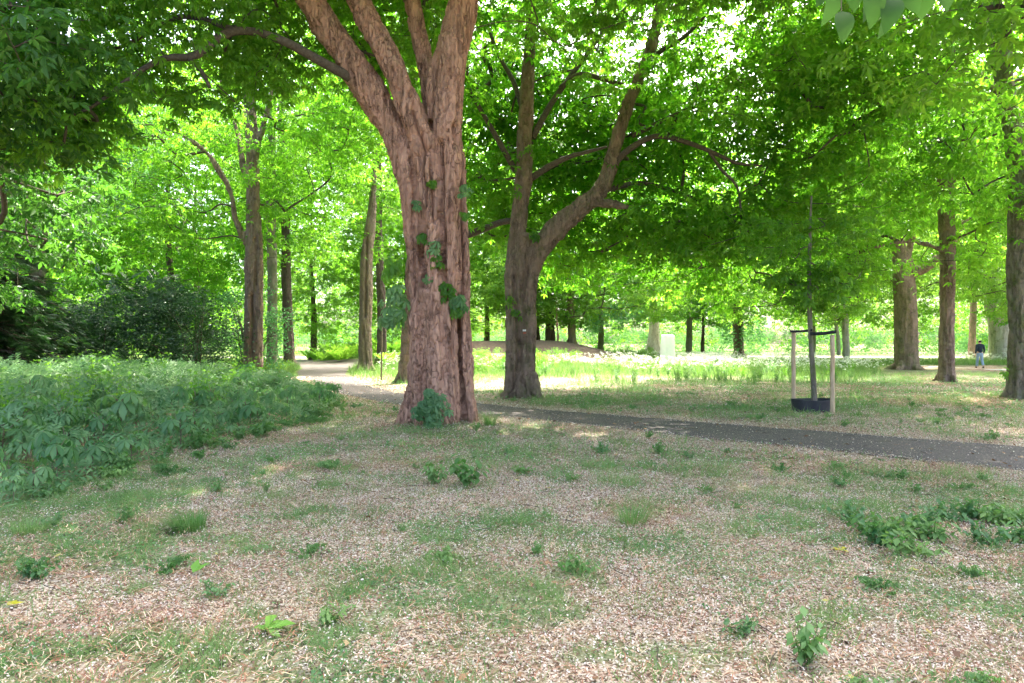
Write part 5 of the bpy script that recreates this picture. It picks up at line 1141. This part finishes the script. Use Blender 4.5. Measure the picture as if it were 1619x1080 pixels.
# ---- stone pillar in the meadow
YP = 44.0; cx_ = P(1055.5, 0, YP)[0]; z0 = gz(cx_, YP); me = MB()
prof = [(.45, -.1), (.44, .3), (.40, 1.3), (.375, 1.88), (.36, 1.93), (.31, 1.95)]; V = []
for r, z in prof:
    b = .07
    for sx_, sy_ in ((-1, -1), (1, -1), (1, 1), (-1, 1)):
        c = [(sx_*(r-b), sy_*r), (sx_*r, sy_*(r-b))]
        if sx_*sy_ > 0: c = c[::-1]
        V += [(p[0]*.88, p[1]*.88, z) for p in c]
n = 8; Q = [[i*n+j, i*n+(j+1) % n, (i+1)*n+(j+1) % n, (i+1)*n+j] for i in range(len(prof)-1) for j in range(n)]
o = mk('stone_pillar', V, [np.array(Q), np.array([[5*n+j for j in range(8)]])], M['stone'], None, False); o.location = (cx_, YP, z0); o.rotation_euler.z = .25
tag(o, 'pale tapering stone pillar standing alone in the sunny flowering meadow', 'pillar')

# ---- walking person
def skin_obj(name, V, E, rad, mat, parent, sub=2, root=0):
    me = bpy.data.meshes.new(name); me.from_pydata([tuple(v) for v in V], E, []); me.materials.append(mat); o = bpy.data.objects.new(name, me); COL.objects.link(o); o.parent = parent
    md = o.modifiers.new('skin', 'SKIN'); md.use_smooth_shade = True
    if not me.skin_vertices: me.attributes  # layer made by the modifier
    sv = me.skin_vertices[0].data if me.skin_vertices else None
    if sv:
        for i, r in enumerate(rad): sv[i].radius = r if isinstance(r, tuple) else (r, r)
        sv[root].use_root = True
    s = o.modifiers.new('sub', 'SUBSURF'); s.levels = sub; s.render_levels = sub; return o
def person(x, y, rz, label):
    t = empty('person', (x, y, gz(x, y)), label=label, cat='person'); t.rotation_euler.z = rz
    # faces +Y; X to the right
    hip = [(-.09, 0, .92), (.09, 0, .92)]; knee = [(-.10, .10, .50), (.09, -.02, .50)]; ank = [(-.10, .20, .09), (.09, -.26, .15)]
    toe = [(-.11, .36, .05), (.10, -.15, .04)]
    sh = [(-.165, 0, 1.39), (.165, 0, 1.39)]; el = [(-.235, -.10, 1.13), (.24, -.03, 1.13)]; wr = [(-.24, -.04, .88), (.25, .12, .91)]
    V = [(0, 0, .96), (0, 0, 1.12), (0, -.01, 1.30), (0, -.01, 1.43), (0, .01, 1.50), (0, .03, 1.57), (0, .035, 1.65), (0, .03, 1.70)]
    rad = [(.15, .11), (.14, .10), (.17, .11), (.10, .08), (.055, .055), (.075, .085), (.078, .095), (.045, .055)]; E = [(i, i+1) for i in range(7)]
    def add(chain, rs, par):
        p = par
        for v, r in zip(chain, rs): V.append(v); rad.append(r); E.append((p, len(V)-1)); p = len(V)-1
        return p
    for s in (0, 1):
        sg = -1 if s == 0 else 1
        add([hip[s], knee[s], ank[s], toe[s]], [.085, .055, .038, .03], 0)
        w_ = add([sh[s], el[s], wr[s]], [.055, .042, .027], 3)
        wx, wy, wz = wr[s]; pm = add([(wx, wy+.015, wz-.07)], [(.018, .034)], w_)
        for f in range(4):
            l = (.07, .08, .075, .06)[f]; dy = (.03, .01, -.01, -.03)[f]
            add([(wx-sg*.004, wy+.015+dy, wz-.105), (wx-sg*.012, wy+.02+dy, wz-.105-l*.55), (wx-sg*.03, wy+.022+dy, wz-.105-l)], [.009, .008, .007], pm)
        add([(wx-sg*.02, wy+.05, wz-.065), (wx-sg*.028, wy+.06, wz-.10)], [.010, .008], w_)
    # face: nose and ears
    add([(0, .14, 1.62)], [.012], 6); add([(-.083, .03, 1.625)], [.014], 6); add([(.083, .03, 1.625)], [.014], 6)
    skin_obj('body', V, E, rad, M['skin'], t)
    Vj = [(0, 0, .90), (0, 0, 1.08), (0, -.01, 1.28), (0, -.01, 1.42), (0, 0, 1.49)]; rj = [(.175, .13), (.165, .125), (.175, .125), (.115, .095), (.068, .066)]; Ej = [(0, 1), (1, 2), (2, 3), (3, 4)]
    for s in (0, 1):
        p = 3
        for v, r in zip((sh[s], el[s], (wr[s][0], wr[s][1], wr[s][2]+.01)), (.085, .062, .046)): Vj.append(v); rj.append(r); Ej.append((p, len(Vj)-1)); p = len(Vj)-1
    skin_obj('jumper', Vj, Ej, rj, M['navy'], t)
    Vt = [(0, 0, .98), (0, 0, .90)]; rt = [(.165, .125), (.175, .13)]; Et = [(0, 1)]
    for s in (0, 1):
        p = 1
        k_ = knee[s]; h_ = hip[s]; a_ = ank[s]
        for v, r in zip(((h_[0]*1.05, .01, .80), k_, ((k_[0]+a_[0])/2, (k_[1]+a_[1])/2, (k_[2]+a_[2])/2), (a_[0], a_[1], a_[2]+.01)), (.105, .082, .075, .070)): Vt.append(v); rt.append(r); Et.append((p, len(Vt)-1)); p = len(Vt)-1
    skin_obj('jeans', Vt, Et, rt, M['jeans'], t, root=1)
    skin_obj('hair', [(0, -.03, 1.55), (0, -.01, 1.63), (0, .015, 1.69)], [(0, 1), (1, 2)], [(.085, .07), (.097, .10), (.075, .085)], M['hair'], t)
    for s in (0, 1): skin_obj('shoe', [(ank[s][0], ank[s][1]-.03, ank[s][2]-.03), (toe[s][0], toe[s][1]-.06, toe[s][2]), (toe[s][0], toe[s][1], toe[s][2])], [(0, 1), (1, 2)], [(.048, .05), (.05, .04), (.042, .03)], M['shoe'], t)
    return t
xp = P(1549, 0, 41.5)[0]; person(xp, 41.5, -.25, 'person walking away in a dark navy jumper and pale blue jeans')

# ---- leaves hanging close overhead at the upper right
OV = empty('overhanging_twig', (1.15, 2.1, 3.2), label='pale green broad leaves hanging close to the viewer at the upper right', cat='twig')
rg = np.random.default_rng(30); mb = MB(); lb = MB(); YO = 2.0
c0 = P(1330, -70, YO); c1 = P(1480, -60, YO+.1); tube(mb, [P(1700, -420, 2.6), P(1600, -200, 2.3), c1, P(1400, -45, YO), c0], [.02, .012, .007, .005, .003], 6, .1, cap=False)
for (a, b, ang, s, dy) in ((1316, -30, -1.75, .15, 0), (1330, 18, -1.57, .12, -.02), (1350, -25, -1.5, .17, .05), (1372, -30, -1.35, .16, -.05), (1385, -20, -1.2, .14, .08), (1398, -28, -1.7, .20, 0), (1412, -5, -1.9, .14, -.03), (1300, -25, -2.1, .14, .1), (1432, -30, -1.3, .15, .12), (1462, -40, -1.6, .17, .15), (1480, -45, -1.4, .17, .1), (1358, -40, -1.8, .16, .1), (1420, -42, -1.55, .18, .18)):
    p = P(a, b, YO+dy); dvec = np.array([math.cos(ang)*.75, rg.normal(0, .25), math.sin(ang)]); s *= .82; dvec /= np.linalg.norm(dvec); nn = np.array([rg.normal(0, .6), -1, rg.normal(.3, .4)]); nn -= dvec*nn.dot(dvec); nn /= np.linalg.norm(nn); yy = np.cross(nn, dvec)
    n = 9; V = []
    for q in range(n):
        t = q/(n-1); wd = s*.27*math.sin(math.pi*min(1, t**.75))**.8+.0005; c = p+dvec*s*t+nn*.02*math.sin(t*3)
        V += [c-yy*wd+nn*wd*.25, c, c+yy*wd+nn*wd*.25]
    Q = [[q*3+j, q*3+j+1, q*3+4+j, q*3+3+j] for q in range(n-1) for j in (0, 1)]; lb.add(V, Q)
    tube(mb, [p, p-dvec*.03+np.array([0, 0, .02]), np.array([p[0]*.99, p[1], c1[2]])], [.0015, .0015, .002], 4, .1, cap=False)
mb.build('stem', M['twig_red'], OV); lb.build('leaves', M['leaf_near'], OV)
